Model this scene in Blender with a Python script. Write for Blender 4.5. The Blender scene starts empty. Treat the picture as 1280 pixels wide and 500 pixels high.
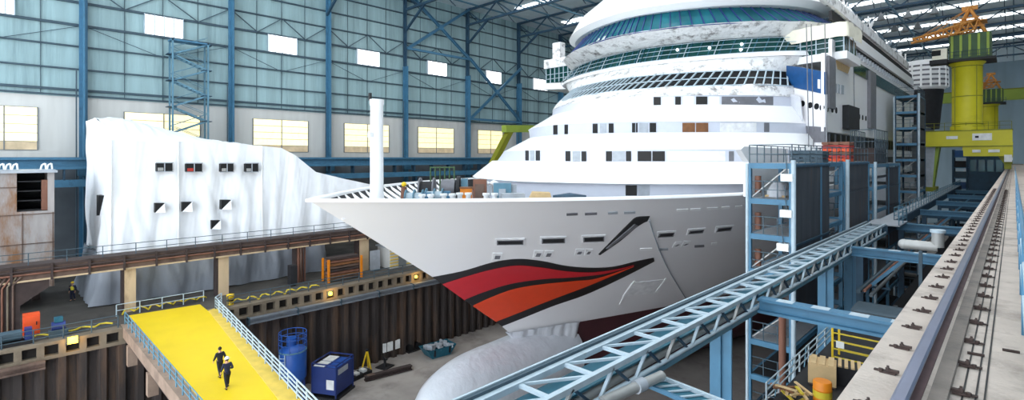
import bpy, bmesh, math, random
from mathutils import Vector, Matrix, noise
from mathutils.bvhtree import BVHTree

R = random.Random(11)
sc = bpy.context.scene
COL = sc.collection
CZ = 22.9                       # camera height above the dock floor; heights below are relative to the camera
TH = math.atan(627 / 640)
S, C = math.sin(TH), math.cos(TH)
QUAY, DOCK = -13.6, -22.9
XC = -30.5                      # centre line of the ship


def ray(px, py):
    a, b = (px - 640) / 640, (197 - py) / 640
    return Vector((-S + a * C, C + a * S, b))


def P(px, py, X=None, Y=None, Z=None):
    d = ray(px, py)
    k = X / d.x if X is not None else (Y / d.y if Y is not None else Z / d.z)
    return d * k


def D(px, py, depth):
    return ray(px, py) * depth


# ------------------------------------------------------------------ materials
def lin(v):
    v /= 255
    return v / 12.92 if v <= .04045 else ((v + .055) / 1.055) ** 2.4


def rgb(r, g, b):
    return (lin(r), lin(g), lin(b), 1)


MATS = {}


def mat(name, col, rough=.6, metal=0., var=.12, scale=2., stretch=1., bump=0., bscale=8., stain=None, st=(.5, .7), em=None, bstretch=1.):
    m = bpy.data.materials.new(name)
    m.use_nodes = True
    nt = m.node_tree
    N, L = nt.nodes, nt.links
    b = N['Principled BSDF']
    b.inputs['Roughness'].default_value = rough
    b.inputs['Metallic'].default_value = metal
    tc = N.new('ShaderNodeTexCoord')
    mp = N.new('ShaderNodeMapping')
    mp.inputs['Scale'].default_value = (1, 1, 1 / stretch)
    L.new(tc.outputs['Object'], mp.inputs['Vector'])
    nz = N.new('ShaderNodeTexNoise')
    nz.inputs['Scale'].default_value = scale
    nz.inputs['Detail'].default_value = 5
    L.new(mp.outputs[0], nz.inputs['Vector'])
    rp = N.new('ShaderNodeValToRGB')
    c0 = rgb(*col)
    rp.color_ramp.elements[0].position = .3
    rp.color_ramp.elements[1].position = .7
    rp.color_ramp.elements[0].color = tuple(x * (1 - var) for x in c0[:3]) + (1,)
    rp.color_ramp.elements[1].color = tuple(min(1, x * (1 + var)) for x in c0[:3]) + (1,)
    L.new(nz.outputs['Fac'], rp.inputs['Fac'])
    out = rp.outputs['Color']
    if stain:
        n2 = N.new('ShaderNodeTexNoise')
        n2.inputs['Scale'].default_value = scale * .45
        n2.inputs['Detail'].default_value = 8
        n2.inputs['Roughness'].default_value = .7
        L.new(mp.outputs[0], n2.inputs['Vector'])
        r2 = N.new('ShaderNodeValToRGB')
        r2.color_ramp.elements[0].position = st[0]
        r2.color_ramp.elements[1].position = st[1]
        L.new(n2.outputs['Fac'], r2.inputs['Fac'])
        mx = N.new('ShaderNodeMixRGB')
        mx.inputs['Color2'].default_value = rgb(*stain)
        L.new(r2.outputs['Color'], mx.inputs['Fac'])
        L.new(out, mx.inputs['Color1'])
        out = mx.outputs['Color']
    L.new(out, b.inputs['Base Color'])
    if bump:
        mb = N.new('ShaderNodeMapping')
        mb.inputs['Scale'].default_value = (1, 1, 1 / bstretch)
        L.new(tc.outputs['Object'], mb.inputs['Vector'])
        n3 = N.new('ShaderNodeTexNoise')
        n3.inputs['Scale'].default_value = bscale
        n3.inputs['Detail'].default_value = 4
        L.new(mb.outputs[0], n3.inputs['Vector'])
        bp = N.new('ShaderNodeBump')
        bp.inputs['Strength'].default_value = min(1, bump)
        bp.inputs['Distance'].default_value = .15
        L.new(n3.outputs['Fac'], bp.inputs['Height'])
        L.new(bp.outputs['Normal'], b.inputs['Normal'])
    if em:
        b.inputs['Emission Color'].default_value = rgb(*em[0])
        b.inputs['Emission Strength'].default_value = em[1]
    MATS[name] = m
    return m


mat('cladding', (150, 178, 182), .5, var=.13, scale=.9, stretch=14, stain=(98, 122, 128), st=(.52, .8), bump=.25, bscale=3, bstretch=40)
mat('white_sheet', (205, 204, 200), .6, var=.06, scale=1.2, stretch=10, stain=(160, 156, 150), st=(.6, .85))
mat('base_wall', (92, 98, 104), .8, var=.2, scale=.4)
mat('girt', (58, 78, 90), .6)
mat('blue_steel', (64, 114, 144), .5, var=.12, scale=1.5, stain=(30, 66, 92), st=(.6, .8))
mat('blue_steel_dark', (40, 72, 94), .6, var=.15, scale=1.5, stain=(28, 40, 52), st=(.5, .8))
mat('blue_grey_steel', (90, 132, 152), .55, var=.12, scale=1.5)
mat('pale_steel', (176, 192, 202), .5, var=.08, scale=3, stain=(120, 110, 100), st=(.62, .8))
mat('roof_sheet', (214, 228, 234), .7, var=.08, scale=.5)
mat('end_sheet', (160, 180, 192), .7, var=.15, scale=.3, stretch=6)
mat('roof_light', (250, 250, 250), .5, em=((244, 250, 255), 3.4))
mat('window_glow', (240, 240, 240), .5, em=((250, 252, 255), 1.5))
mat('window_warm', (250, 240, 205), .5, em=((255, 236, 172), .9))
mat('window_low', (180, 165, 140), .5, var=.3, scale=.8, em=((190, 170, 135), .5))
mat('frame_grey', (120, 124, 126), .6)
mat('asphalt', (74, 70, 66), .9, var=.2, scale=.6, stain=(44, 42, 42), st=(.5, .7))
mat('dock_concrete', (162, 154, 148), .9, var=.12, scale=.5, stain=(110, 102, 98), st=(.5, .75))
mat('sheet_pile', (54, 47, 45), .8, var=.4, scale=1.3, stretch=7, stain=(98, 74, 56), st=(.5, .72))
mat('capping', (124, 112, 96), .9, var=.15, scale=1, stain=(86, 76, 64), st=(.5, .75))
mat('pocket', (40, 36, 34), .9)
mat('ledge', (112, 118, 126), .6, var=.12, scale=1, stain=(80, 74, 70), st=(.55, .75))
mat('yellow_paint', (232, 198, 4), .55, var=.04, scale=.5)
mat('kerb', (222, 190, 84), .8, var=.12, scale=1.5)
mat('ramp_side', (150, 128, 112), .8, var=.18, scale=1, stain=(100, 84, 74), st=(.5, .75))
mat('rust_brown', (104, 84, 74), .8, var=.25, scale=1, stain=(64, 48, 42), st=(.5, .7))
mat('rust_dark', (60, 48, 46), .8, var=.25, scale=1.4)
mat('pier_concrete', (196, 172, 140), .85, var=.12, scale=1, stretch=3, stain=(120, 96, 76), st=(.55, .8))
mat('pier_rust', (124, 84, 68), .8, var=.25, scale=1.2, stretch=3)
mat('section_plate', (158, 152, 150), .7, var=.14, scale=1.6, stretch=3.5, stain=(134, 96, 66), st=(.46, .66))
mat('black', (10, 10, 12), .6)
mat('dark', (28, 28, 32), .7, var=.3)
mat('tarp', (244, 246, 250), .5, var=.02, scale=1, bump=.25, bscale=1.3, bstretch=4)
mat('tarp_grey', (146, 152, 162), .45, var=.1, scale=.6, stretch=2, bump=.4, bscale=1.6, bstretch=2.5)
mat('ship_white', (246, 246, 247), .38, var=.01)
mat('deck_wall_grey', (208, 212, 224), .45, var=.02)  # pale lavender grey, a step darker than the white deck bands
mat('hull_white', (236, 234, 236), .3, var=.015, scale=.2)
mat('ship_red', (66, 30, 36), .6, var=.12, scale=.5)
mat('lip_black', (16, 12, 14), .35)
mat('lip_red', (196, 22, 38), .35, var=.03)
mat('lip_orange', (226, 66, 22), .35, var=.03)
mat('wrap', (206, 208, 214), .3, var=.06, scale=1, bump=.6, bscale=1.8, bstretch=3)
mat('wrap_white', (238, 238, 238), .5, var=.05, scale=2, bump=1, bscale=2.6, stain=(122, 118, 118), st=(.52, .66))
mat('wrap_cream', (238, 232, 212), .5, var=.04, scale=2, bump=.6, bscale=2)
mat('glass_teal', (28, 92, 104), .12, var=.5, scale=.35)
mat('glass_green', (24, 66, 64), .12, var=.5, scale=.35)
mat('glass_black', (14, 16, 20), .5, var=.4, scale=.8)
mat('panel_grey', (168, 174, 182), .5)
mat('panel_blue', (28, 78, 132), .4)
mat('wood_brown', (124, 82, 50), .7, var=.2)
mat('deck_grey', (150, 152, 156), .8)
mat('recess_grey', (112, 112, 118), .5)
mat('hull_mark', (236, 236, 238), .4)
mat('mesh_panel', (62, 66, 74), .8, var=.3, scale=1.2, stretch=5, stain=(84, 70, 60), st=(.55, .7))
mat('runway', (188, 174, 163), .9, var=.1, scale=2.2, stain=(124, 113, 104), st=(.5, .72), bump=.15, bscale=20)
mat('runway_dark', (124, 114, 106), .9, var=.18, scale=3, stain=(84, 78, 76), st=(.5, .72), bump=.15, bscale=20)
mat('rail_steel', (112, 118, 140), .32, .55, var=.08, scale=3)
mat('rail_rust', (84, 60, 60), .7, var=.2, scale=4)
mat('clip_rust', (62, 48, 44), .8, var=.3, scale=12)
mat('crane_yellow', (206, 196, 24), .5, var=.06, scale=.6, stain=(160, 150, 30), st=(.6, .85))
mat('crane_olive', (128, 130, 22), .6, var=.1, scale=.6)
mat('crane_green', (58, 86, 52), .6, var=.12, scale=.8)
mat('crane_light_green', (148, 168, 64), .6, var=.1, scale=.5)
mat('jib_orange', (206, 140, 62), .6, var=.15)
mat('pipe_grey', (166, 166, 164), .45, .2, var=.1, scale=2)
mat('machine_blue', (30, 52, 116), .5, var=.12, scale=1)
mat('silo_blue', (34, 86, 168), .4, var=.12, scale=1)
mat('teal', (24, 92, 112), .5, var=.15)
mat('white_paint', (232, 232, 230), .6)
mat('orange_red', (226, 84, 36), .5, var=.05)
mat('yellow', (236, 196, 30), .55, var=.08)
mat('orange', (226, 132, 20), .5, var=.05)
mat('lamp_amber', (255, 190, 60), .5, em=((255, 190, 50), 9))
mat('hose_yellow', (210, 186, 50), .6)
mat('crate_tan', (206, 176, 130), .8, var=.1, scale=3)
mat('container_grey', (84, 90, 94), .7, var=.12, scale=1)
mat('red_paint', (178, 52, 44), .6, var=.12)
mat('skin', (196, 150, 122), .6)
mat('cloth_black', (24, 26, 34), .85, var=.15, scale=8)
mat('cloth_navy', (26, 32, 58), .85, var=.15, scale=8)
mat('vest_yellow', (232, 216, 60), .7)
mat('hair', (40, 30, 24), .8)


for n_ in ('glass_teal', 'glass_green', 'glass_black'):
    MATS[n_].node_tree.nodes['Principled BSDF'].inputs['Specular IOR Level'].default_value = .2


# ------------------------------------------------------------------ mesh builder
class MB:
    def __init__(self):
        self.v, self.f, self.s = [], [], []

    def add(self, vs, fs, smooth=False):
        o = len(self.v)
        self.v += [tuple(x) for x in vs]
        self.f += [tuple(i + o for i in q) for q in fs]
        self.s += [smooth] * len(fs)
        return self

    def box(self, x0, x1, y0, y1, z0, z1):
        return self.add([(x, y, z) for z in (z0, z1) for y in (y0, y1) for x in (x0, x1)],
                        [(0, 2, 3, 1), (4, 5, 7, 6), (0, 1, 5, 4), (2, 6, 7, 3), (0, 4, 6, 2), (1, 3, 7, 5)])

    def cbox(self, c, sx, sy, sz, rz=0):      # c = centre of the base
        k, q = math.cos(rz), math.sin(rz)
        vs = []
        for z in (0, sz):
            for y in (-sy / 2, sy / 2):
                for x in (-sx / 2, sx / 2):
                    vs.append((c[0] + x * k - y * q, c[1] + x * q + y * k, c[2] + z))
        return self.add(vs, [(0, 2, 3, 1), (4, 5, 7, 6), (0, 1, 5, 4), (2, 6, 7, 3), (0, 4, 6, 2), (1, 3, 7, 5)])

    def bar(self, a, b, w, h=None, up=(0, 0, 1)):
        a, b = Vector(a), Vector(b)
        h = h or w
        d = (b - a).normalized()
        u = Vector(up)
        if abs(d.dot(u)) > .98:
            u = Vector((0, 1, 0))
        r = d.cross(u).normalized() * w / 2
        t = r.cross(d).normalized() * h / 2
        vs = [p + i * r + j * t for p in (a, b) for i, j in ((-1, -1), (1, -1), (1, 1), (-1, 1))]
        return self.add(vs, [(0, 3, 2, 1), (4, 5, 6, 7), (0, 1, 5, 4), (1, 2, 6, 5), (2, 3, 7, 6), (3, 0, 4, 7)])

    def ibeam(self, a, b, w, h, t=.08, up=(0, 0, 1)):
        a, b = Vector(a), Vector(b)
        u = Vector(up)
        d = (b - a).normalized()
        if abs(d.dot(u)) > .98:
            u = Vector((1, 0, 0))
        o = d.cross(u).normalized().cross(d).normalized() * (h / 2 - t / 2)
        self.bar(a + o, b + o, w, t, up)
        self.bar(a - o, b - o, w, t, up)
        self.bar(a, b, t, h - 2 * t, up)
        return self

    def tube(self, a, b, r, n=8, r2=None):
        a, b = Vector(a), Vector(b)
        r2 = r if r2 is None else r2
        d = (b - a).normalized()
        u = Vector((0, 0, 1)) if abs(d.z) < .9 else Vector((1, 0, 0))
        x = d.cross(u).normalized()
        y = d.cross(x)
        vs = []
        for p, q in ((a, r), (b, r2)):
            for i in range(n):
                t = 2 * math.pi * i / n
                vs.append(p + (x * math.cos(t) + y * math.sin(t)) * q)
        self.add(vs, [(i, (i + 1) % n, n + (i + 1) % n, n + i) for i in range(n)], True)
        self.add(vs, [tuple(range(n))[::-1], tuple(range(n, 2 * n))])
        return self

    def path(self, pts, r, n=6):
        for a, b in zip(pts, pts[1:]):
            self.tube(a, b, r, n)
        return self

    def lathe(self, c, prof, n=24):
        vs = [(c[0] + r * math.cos(2 * math.pi * i / n), c[1] + r * math.sin(2 * math.pi * i / n), c[2] + z) for r, z in prof for i in range(n)]
        fs = [(k * n + i, k * n + (i + 1) % n, (k + 1) * n + (i + 1) % n, (k + 1) * n + i) for k in range(len(prof) - 1) for i in range(n)]
        self.add(vs, fs, True)
        return self.add(vs, [tuple(range(n))[::-1], tuple(range((len(prof) - 1) * n, len(prof) * n))])

    def grid(self, rows, smooth=True, closed=False):
        m = len(rows[0])
        vs = [p for r in rows for p in r]
        fs = [(i * m + j, i * m + (j + 1) % m, (i + 1) * m + (j + 1) % m, (i + 1) * m + j) for i in range(len(rows) - 1) for j in range(m if closed else m - 1)]
        return self.add(vs, fs, smooth)

    def prism(self, poly, vec):
        n = len(poly)
        vec = Vector(vec)
        vs = [Vector(p) for p in poly] + [Vector(p) + vec for p in poly]
        return self.add(vs, [tuple(range(n)), tuple(range(n, 2 * n))[::-1]] + [(i, n + i, n + (i + 1) % n, (i + 1) % n) for i in range(n)])

    def ball(self, c, rx, ry=None, rz=None, n=14, m=8):
        ry, rz = ry or rx, rz or rx
        rows = []
        for k in range(m + 1):
            a = -math.pi / 2 + math.pi * k / m
            rows.append([(c[0] + rx * math.cos(a) * math.cos(2 * math.pi * i / n), c[1] + ry * math.cos(a) * math.sin(2 * math.pi * i / n), c[2] + rz * math.sin(a)) for i in range(n)])
        return self.grid(rows, True, True)

    def build(self, name, m, parent=None, normals=True):
        me = bpy.data.meshes.new(name)
        me.from_pydata(self.v, [], self.f)
        me.polygons.foreach_set('use_smooth', self.s)
        me.materials.append(MATS[m] if isinstance(m, str) else m)
        if normals:
            bm = bmesh.new()
            bm.from_mesh(me)
            bmesh.ops.recalc_face_normals(bm, faces=bm.faces)
            bm.to_mesh(me)
            bm.free()
        me.update()
        o = bpy.data.objects.new(name, me)
        COL.objects.link(o)
        if parent:
            adopt(o, parent)
        return o


ROOT = {}


def adopt(o, parent):
    o.parent = parent
    # parts are modelled in place: only the thing's own Empty carries an offset
    o.matrix_parent_inverse = Matrix.Translation(-Vector(parent.location)) if parent.parent is None else Matrix()


def tag(o, label, cat, group=None):
    o['label'] = label
    o['category'] = cat
    if group:
        o['group'] = group
    return o


def thing(name, label, cat, loc, group=None):
    o = bpy.data.objects.new(name, None)
    o.empty_display_size = .3
    o.location = loc
    COL.objects.link(o)
    return tag(o, label, cat, group)


def struct(o):
    o['kind'] = 'structure'
    return o


def copy_tree(o, loc, label=None, parent=None):
    r = o.copy()
    COL.objects.link(r)
    if parent is None:
        r.location = loc
        if label:
            r['label'] = label
    else:
        r.parent = parent
    for ch in [x for x in COL.objects if x.parent == o]:
        copy_tree(ch, loc, None, r)
    return r


# ------------------------------------------------------------------ hall shell
WX = -82
struct(MB().box(WX - .4, WX, -30, 232, 7.4, 31.6).build('wall_left', 'cladding'))
struct(MB().box(WX - .4, WX, -30, 232, 0, 7.4).build('wall_left_band', 'white_sheet'))
struct(MB().box(WX - .4, WX, -30, 232, QUAY, 0).build('wall_left_base', 'base_wall'))
struct(MB().box(WX, 26, 230, 230.5, DOCK, 31.6).build('wall_end', 'end_sheet'))
struct(MB().box(26, 26.4, -30, 230, -2, 31.6).build('wall_right_unseen', 'end_sheet'))  # out of view, added to close the side and darken the aft hull
struct(MB().box(WX, 26, -30, 230, 31.1, 31.6).build('ceiling', 'roof_sheet'))

colY = [P(x, 150, X=-81.4).y for x in (104, 289, 410, 506, 584, 648, 700)]
ordn = ['first', 'second', 'third', 'fourth', 'fifth', 'sixth', 'seventh']
for i, y in enumerate(colY):
    t = thing('hall_column', 'tall blue steel column against the left hall wall, %s from the left' % ordn[i], 'column', (-81.3, y, QUAY), 'blue columns of the left wall')
    b = MB().ibeam((-81.3, y, QUAY), (-81.3, y, 17 if i > 2 else 31), 1.0, 1.1, .14)
    b.build('column_shaft', 'blue_steel', t)
    if i > 2:
        MB().ibeam((-81.3, y, 17), (-81.3, y, 31), .55, .7, .12).build('upper_shaft', 'blue_steel_dark', t)
    MB().box(-81, -80.2, y - .6, y + .6, -2.2, -.1).build('corbel', 'blue_steel', t)
    MB().tube((-80.75, y - .7, QUAY), (-80.75, y - .7, 10.5), .07).build('conduit', 'girt', t)
ti = 1
for h in (7.6, 8.25, 10.8, 13.6, 16.2, 19.0, 21.7, 24.4, 27.1, 29.6):
    w = .28 if h in (8.25, 16.2, 19.0) else .18
    struct(MB().bar((WX + .15, -30, h), (WX + .15, 230, h), .3, w).build('trim_%d' % ti, 'girt'))
    ti += 1
# wind girder lattice and light tie rods along the wall
wl = MB()
allY = [colY[0] - 15.3] + colY + [colY[-1] + 15.3]
for a, b in zip(allY, allY[1:]):
    n = 4
    for k in range(n):
        y0, y1 = a + (b - a) * k / n, a + (b - a) * (k + 1) / n
        z0, z1 = (19.0, 21.7) if k % 2 else (21.7, 19.0)
        wl.bar((WX + .35, y0, z0), (WX + .35, y1, z1), .12)
    m = (a + b) / 2
    wl.bar((WX + .3, a, 16.2), (WX + .3, m, 13.4), .07)
    wl.bar((WX + .3, b, 16.2), (WX + .3, m, 13.4), .07)
    for k in (1, 2, 3):
        wl.bar((WX + .1, a + (b - a) * k / 4, 7.6), (WX + .1, a + (b - a) * k / 4, 31), .06)
struct(wl.build('trim_%d' % ti, 'girt'))
ti += 1
for a, b, z0, z1 in ((colY[3], colY[4], 20.3, 30.8), (colY[4], colY[5], 8, 20.5)):
    x = -80.45
    t = MB().ibeam((x, a, z0), (x, b, z1), .45, .5, .12).ibeam((x, b, z0), (x, a, z1), .45, .5, .12)
    t.box(x - .1, x + .3, (a + b) / 2 - .5, (a + b) / 2 + .5, (z0 + z1) / 2 - .5, (z0 + z1) / 2 + .5)
    t.bar((x, a, z0), (x, b, z0), .4)
    struct(t.build('trim_%d' % ti, 'blue_steel'))
    ti += 1

wi = 1
for x0, x1 in ((-40, 47), (155, 250), (316, 385), (430, 486), (522, 567), (597, 628)):
    y0, y1 = P(x0, 150, X=WX).y, P(x1, 150, X=WX).y
    w = struct(MB().box(WX - .05, WX + .06, y0, y1, 1.9, 5.9).build('window_%d' % wi, 'window_warm'))
    MB().box(WX - .05, WX + .055, y0, y1, .9, 1.9).build('lower_pane', 'window_low', w)
    fr = MB()
    for k in range(6):
        z = .9 + 5 * k / 5
        fr.box(WX, WX + .1, y0 - .05, y1 + .05, z - .03, z + .03)
    for k in range(3):
        y = y0 + (y1 - y0) * k / 2
        fr.box(WX, WX + .14, y - .06, y + .06, .9, 5.9)
    fr.build('window_frame', 'frame_grey', w)
    wi += 1
for x0, x1 in ((-30, 18), (180, 228), (334, 370), (445, 473), (533, 557), (606, 625), (665, 683)):
    y0, y1 = P(x0, 50, X=WX).y, P(x1, 50, X=WX).y
    w = struct(MB().box(WX - .05, WX + .4, y0, y1, 16.4, 18.9).build('window_%d' % wi, 'window_glow'))
    fr = MB()
    for k in range(5):
        y = y0 + (y1 - y0) * k / 4
        fr.box(WX, WX + .46, y - .05, y + .05, 16.3, 19)
    fr.build('window_frame', 'pale_steel', w)
    wi += 1

# roof: light strips and trusses
for k in range(11):
    y = colY[3] - 7.65 - 15.3 + 15.3 * k
    w = struct(MB().box(-74, 22, y - 1.0, y + 1.0, 30.9, 31.12).build('window_%d' % wi, 'roof_light'))
    fr = MB()
    for j in range(33):
        x = -74 + 3 * j
        fr.box(x - .12, x + .12, y - 1.0, y + 1.0, 30.84, 30.95)
    fr.build('glazing_bar', 'frame_grey', w)
    wi += 1
for k in range(11):
    y = colY[3] - 15.3 + 15.3 * k
    if y > 228:
        break
    t = MB()
    t.bar((WX + .5, y, 27.6), (25.5, y, 27.6), .4)
    t.bar((WX + .5, y, 30.7), (25.5, y, 30.7), .4)
    n = 24
    for j in range(n):
        x0, x1 = WX + .5 + 107 * j / n, WX + .5 + 107 * (j + 1) / n
        t.bar((x0, y, 27.6 if j % 2 else 30.7), (x1, y, 30.7 if j % 2 else 27.6), .22)
        if j % 2 == 0:
            t.bar((x0, y, 30.6), (x0, y + 5, 27.6), .12)
    t.bar((WX + .8, y, 23.6), (WX + 7, y, 27.6), .35)
    struct(t.build('trim_%d' % ti, 'blue_steel_dark'))
    ti += 1
pr = MB()
for x in range(-78, 24, 6):
    pr.bar((x, 30, 30.9), (x, 229, 30.9), .2, .3)
for x in (-60, -38, -16, 6):
    pr.bar((x, 30, 27.6), (x, 229, 27.6), .25)
struct(pr.build('trim_%d' % ti, 'blue_grey_steel'))
ti += 1
for i, (px, py) in enumerate(((1101, 19), (1135, 16), (1168, 11), (1118, 33), (1147, 30), (1155, 47), (1131, 34))):
    p = P(px, py, Z=28.2)
    t = thing('hanging_lamp', 'small grey bell shaped lamp hanging under the roof right of the ship', 'lamp', p, 'hanging hall lamps')
    MB().lathe(p, [(.7, -1.0), (.62, -.6), (.25, .2), (.12, .5)], 12).build('lamp_shade', 'frame_grey', t)
    MB().tube(p + Vector((0, 0, .4)), p + Vector((0, 0, 2.6)), .06).build('hanger_rod', 'girt', t)

# runway girder in front of the left wall
t = thing('crane_girder', 'long blue crane runway girder along the left hall wall at eye level', 'girder', (-78, 40, QUAY))
MB().ibeam((-78, -12, -.65), (-78, 120, -.65), 1.2, 1.4, .3).build('upper_girder', 'blue_steel', t)
MB().box(-78.4, -77.55, -12, 120, -3.4, -2.55).build('lower_girder', 'blue_steel', t)
for y in range(-10, 120, 4):
    MB().box(-78.5, -77.5, y - .08, y + .08, -2.6, -1.3).build('web_stiffener', 'blue_steel_dark', t)
for y in colY:
    MB().ibeam((-78.2, y, QUAY), (-78.2, y, -3.4), .8, .8, .12).build('girder_post', 'blue_steel_dark', t)

# stair tower on the wall
ya, yb = P(214, 100, X=-80).y, P(258, 100, X=-80).y
t = thing('stair_tower', 'blue lattice stair tower standing against the left hall wall', 'stair tower', (-80, ya, QUAY))
for x in (-80.8, -79.2):
    for y in (ya, yb):
        MB().bar((x, y, QUAY), (x, y, 15.7), .2).build('post', 'blue_grey_steel', t)
n = 10
for k in range(n):
    z0, z1 = -2 + 1.75 * k, -2 + 1.75 * (k + 1)
    y0, y1 = (ya, yb) if k % 2 else (yb, ya)
    f = MB()
    for x in (-80.6, -79.4):
        f.bar((x, y0, z0), (x, y1, z1), .1, .2)
        f.bar((x, y0, z0 + 1), (x, y1, z1 + 1), .06)
    for j in range(8):
        q = (j + .5) / 8
        f.bar((-80.6, y0 + (y1 - y0) * q, z0 + (z1 - z0) * q), (-79.4, y0 + (y1 - y0) * q, z0 + (z1 - z0) * q), .25, .04)
    f.build('stair_flight', 'blue_grey_steel', t)
    MB().box(-80.8, -79.2, y1 - .5, y1 + .5, z1 - .06, z1 + .04).build('landing', 'blue_steel_dark', t)
MB().box(-80.9, -79.1, ya - .2, yb + .2, 15.5, 15.7).build('top_frame', 'blue_steel', t)

# ------------------------------------------------------------------ dock and quay
QX = -50.7
struct(MB().box(WX, QX - .9, -30, 230, QUAY - .6, QUAY).build('floor', 'asphalt'))
struct(MB().box(QX - .9, 30, -30, 230, DOCK - .4, DOCK).build('floor_dock', 'dock_concrete'))
pts = []
y = -30.0
while y < 110:
    pts += [(QX, y), (QX, y + .42), (QX - .42, y + .6), (QX - .42, y + 1.02), (QX, y + 1.2)]
    y += 1.2
struct(MB().grid([[(a, b, DOCK) for a, b in pts], [(a, b, QUAY - 1.1) for a, b in pts]], False).build('wall_dock', 'sheet_pile', normals=False))
cap = MB()
cap.box(QX - .9, QX + .02, -30, 230, QUAY - .22, QUAY + .02)
cap.box(QX - .9, QX + .02, -30, 230, QUAY - 1.25, QUAY - 1.0)
y = -30
while y < 100:
    cap.box(QX - .5, QX, y, y + .42, QUAY - 1.0, QUAY - .2)
    y += 1.2
struct(cap.build('trim_%d' % ti, 'capping'))
ti += 1
struct(MB().box(QX - .9, QX - .5, -30, 110, QUAY - 1.1, QUAY - .1).build('trim_%d' % ti, 'pocket'))
ti += 1
ya = P(308, 400, X=QX).y
t = thing('fender_beam', 'long grey steel fender beam on the dock wall right of the yellow bridge', 'beam', (QX + .3, ya + 10, QUAY - 1.6))
MB().ibeam((QX + .35, ya, QUAY - 1.5), (QX + .35, 60, QUAY - 1.5), .5, .55, .14).build('beam', 'ledge', t)
b = MB()
for k in range(9):
    b.box(QX, QX + .62, ya + 4.5 * k, ya + 4.5 * k + .12, QUAY - 1.85, QUAY - 1.15)
b.build('bracket', 'girt', t)
t = thing('fender_beam', 'short weathered fender beam on the dock wall in the lower left corner', 'beam', (QX + .3, 0, QUAY - 1.6))
MB().ibeam((QX + .35, -8, QUAY - 1.45), (QX + .35, P(56, 440, X=QX).y, QUAY - 1.45), .5, .55, .14).build('beam', 'rust_brown', t)
for px0, px1 in ((484, 491), (494, 500), (479, 483)):
    a, b = P(px0, 441, X=QX).y, P(px1, 441, X=QX).y
    struct(MB().box(QX - .1, QX + .03, a, b, DOCK + .9, DOCK + 1.9).build('trim_%d' % ti, 'white_paint'))
    ti += 1

# yellow bridge over the dock
HQ = QUAY
t = thing('dock_bridge', 'bright yellow walkway bridge with railings crossing over the dock', 'bridge', (-38, 10, QUAY))
MB().prism([(-54.2, 8.3, HQ + .03), (-53.6, 13.6, HQ + .03), (QX, 13.5, HQ + .03), (-16, 9.9, HQ + .03), (-16, 8.1, HQ + .03)], (0, 0, .04)).build('deck', 'yellow_paint', t)
MB().prism([(QX, 13.5, HQ - .3), (QX - .6, 14.4, HQ - .3), (-16, 11.0, HQ - .3), (-16, 9.9, HQ - .3)], (0, 0, .42)).build('kerb', 'kerb', t)
MB().prism([(QX + .05, 7.5, HQ - .9), (QX + .05, 14.2, HQ - .9), (-16, 11.0, HQ - .9), (-16, 7.5, HQ - .9)], (0, 0, .86)).build('girder', 'rust_dark', t)
MB().prism([(QX - 1.0, 7.45, HQ - .75), (QX - .4, 8.35, HQ - .75), (-16, 8.1, HQ - .75), (-16, 7.45, HQ - .75)], (0, 0, .84)).build('side_beam', 'ramp_side', t)
for x in (-48, -41):
    MB().box(x - .3, x + .3, 7.3, 7.9, HQ - 2.2, HQ - .7).build('bracket', 'ramp_side', t)


def railing(name, pts, h, rails, step, m, parent, r=.035, post=.045):
    b = MB()
    for a, c in zip(pts, pts[1:]):
        a, c = Vector(a), Vector(c)
        for k in range(rails):
            dz = Vector((0, 0, h * (k + 1) / rails))
            b.tube(a + dz, c + dz, r, 6)
        n = max(1, round((c - a).length / step))
        for k in range(n + 1):
            p = a.lerp(c, k / n)
            b.tube(p, p + Vector((0, 0, h)), post, 6)
    return b.build(name, m, parent)


railing('railing', [(QX - .8, 7.7, HQ + .08), (-16, 7.7, HQ + .08)], 1.0, 3, 1.5, 'blue_grey_steel', t)
railing('railing', [(QX - 1.2, 14.9, HQ + .1), (QX - .1, 14.1, HQ + .1), (-16, 10.9, HQ + .1)], 1.05, 4, 1.6, 'pale_steel', t, .05, .06)

# quay railings, hoses, lamps
t = thing('quay_railing', 'thin grey railing on the quay edge left of the yellow bridge', 'railing', (QX - .5, 0, QUAY))
railing('rails', [(QX - .4, -6, QUAY), (QX - .4, 7.2, QUAY)], 1.0, 3, 1.6, 'girt', t)
t = thing('quay_railing', 'thin grey railing on the quay edge between yellow bridge and bow', 'railing', (QX - .5, 25, QUAY))
railing('rails', [(QX - .4, 15.2, QUAY), (QX - .4, 60, QUAY)], 1.0, 3, 1.9, 'girt', t)
t = thing('quay_railing', 'thin light railing at the back end of the yellow bridge', 'railing', (-54.8, 11, QUAY))
railing('rails', [(-54.8, 7.6, QUAY), (-54.8, 14.2, QUAY)], 1.0, 2, 1.6, 'pale_steel', t)
for i, (y0, y1, lab) in enumerate(((-2, 7, 'yellow hose lying on the quay behind the orange box'), (15.5, 24, 'yellow hose draped along the quay railing right of the bridge'), (8, 14.5, 'yellow hose along the railing behind the yellow bridge'))):
    x = (-52.5, -51.6, -55.0)[i]
    pts = [(x + .25 * math.sin(k * 1.9 + i), y0 + (y1 - y0) * k / 24, QUAY + .1 + (.35 if i else .1) * abs(math.sin(k * .9))) for k in range(25)]
    tag(MB().path(pts, .07).build('hose', 'hose_yellow'), lab, 'hose')
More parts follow.
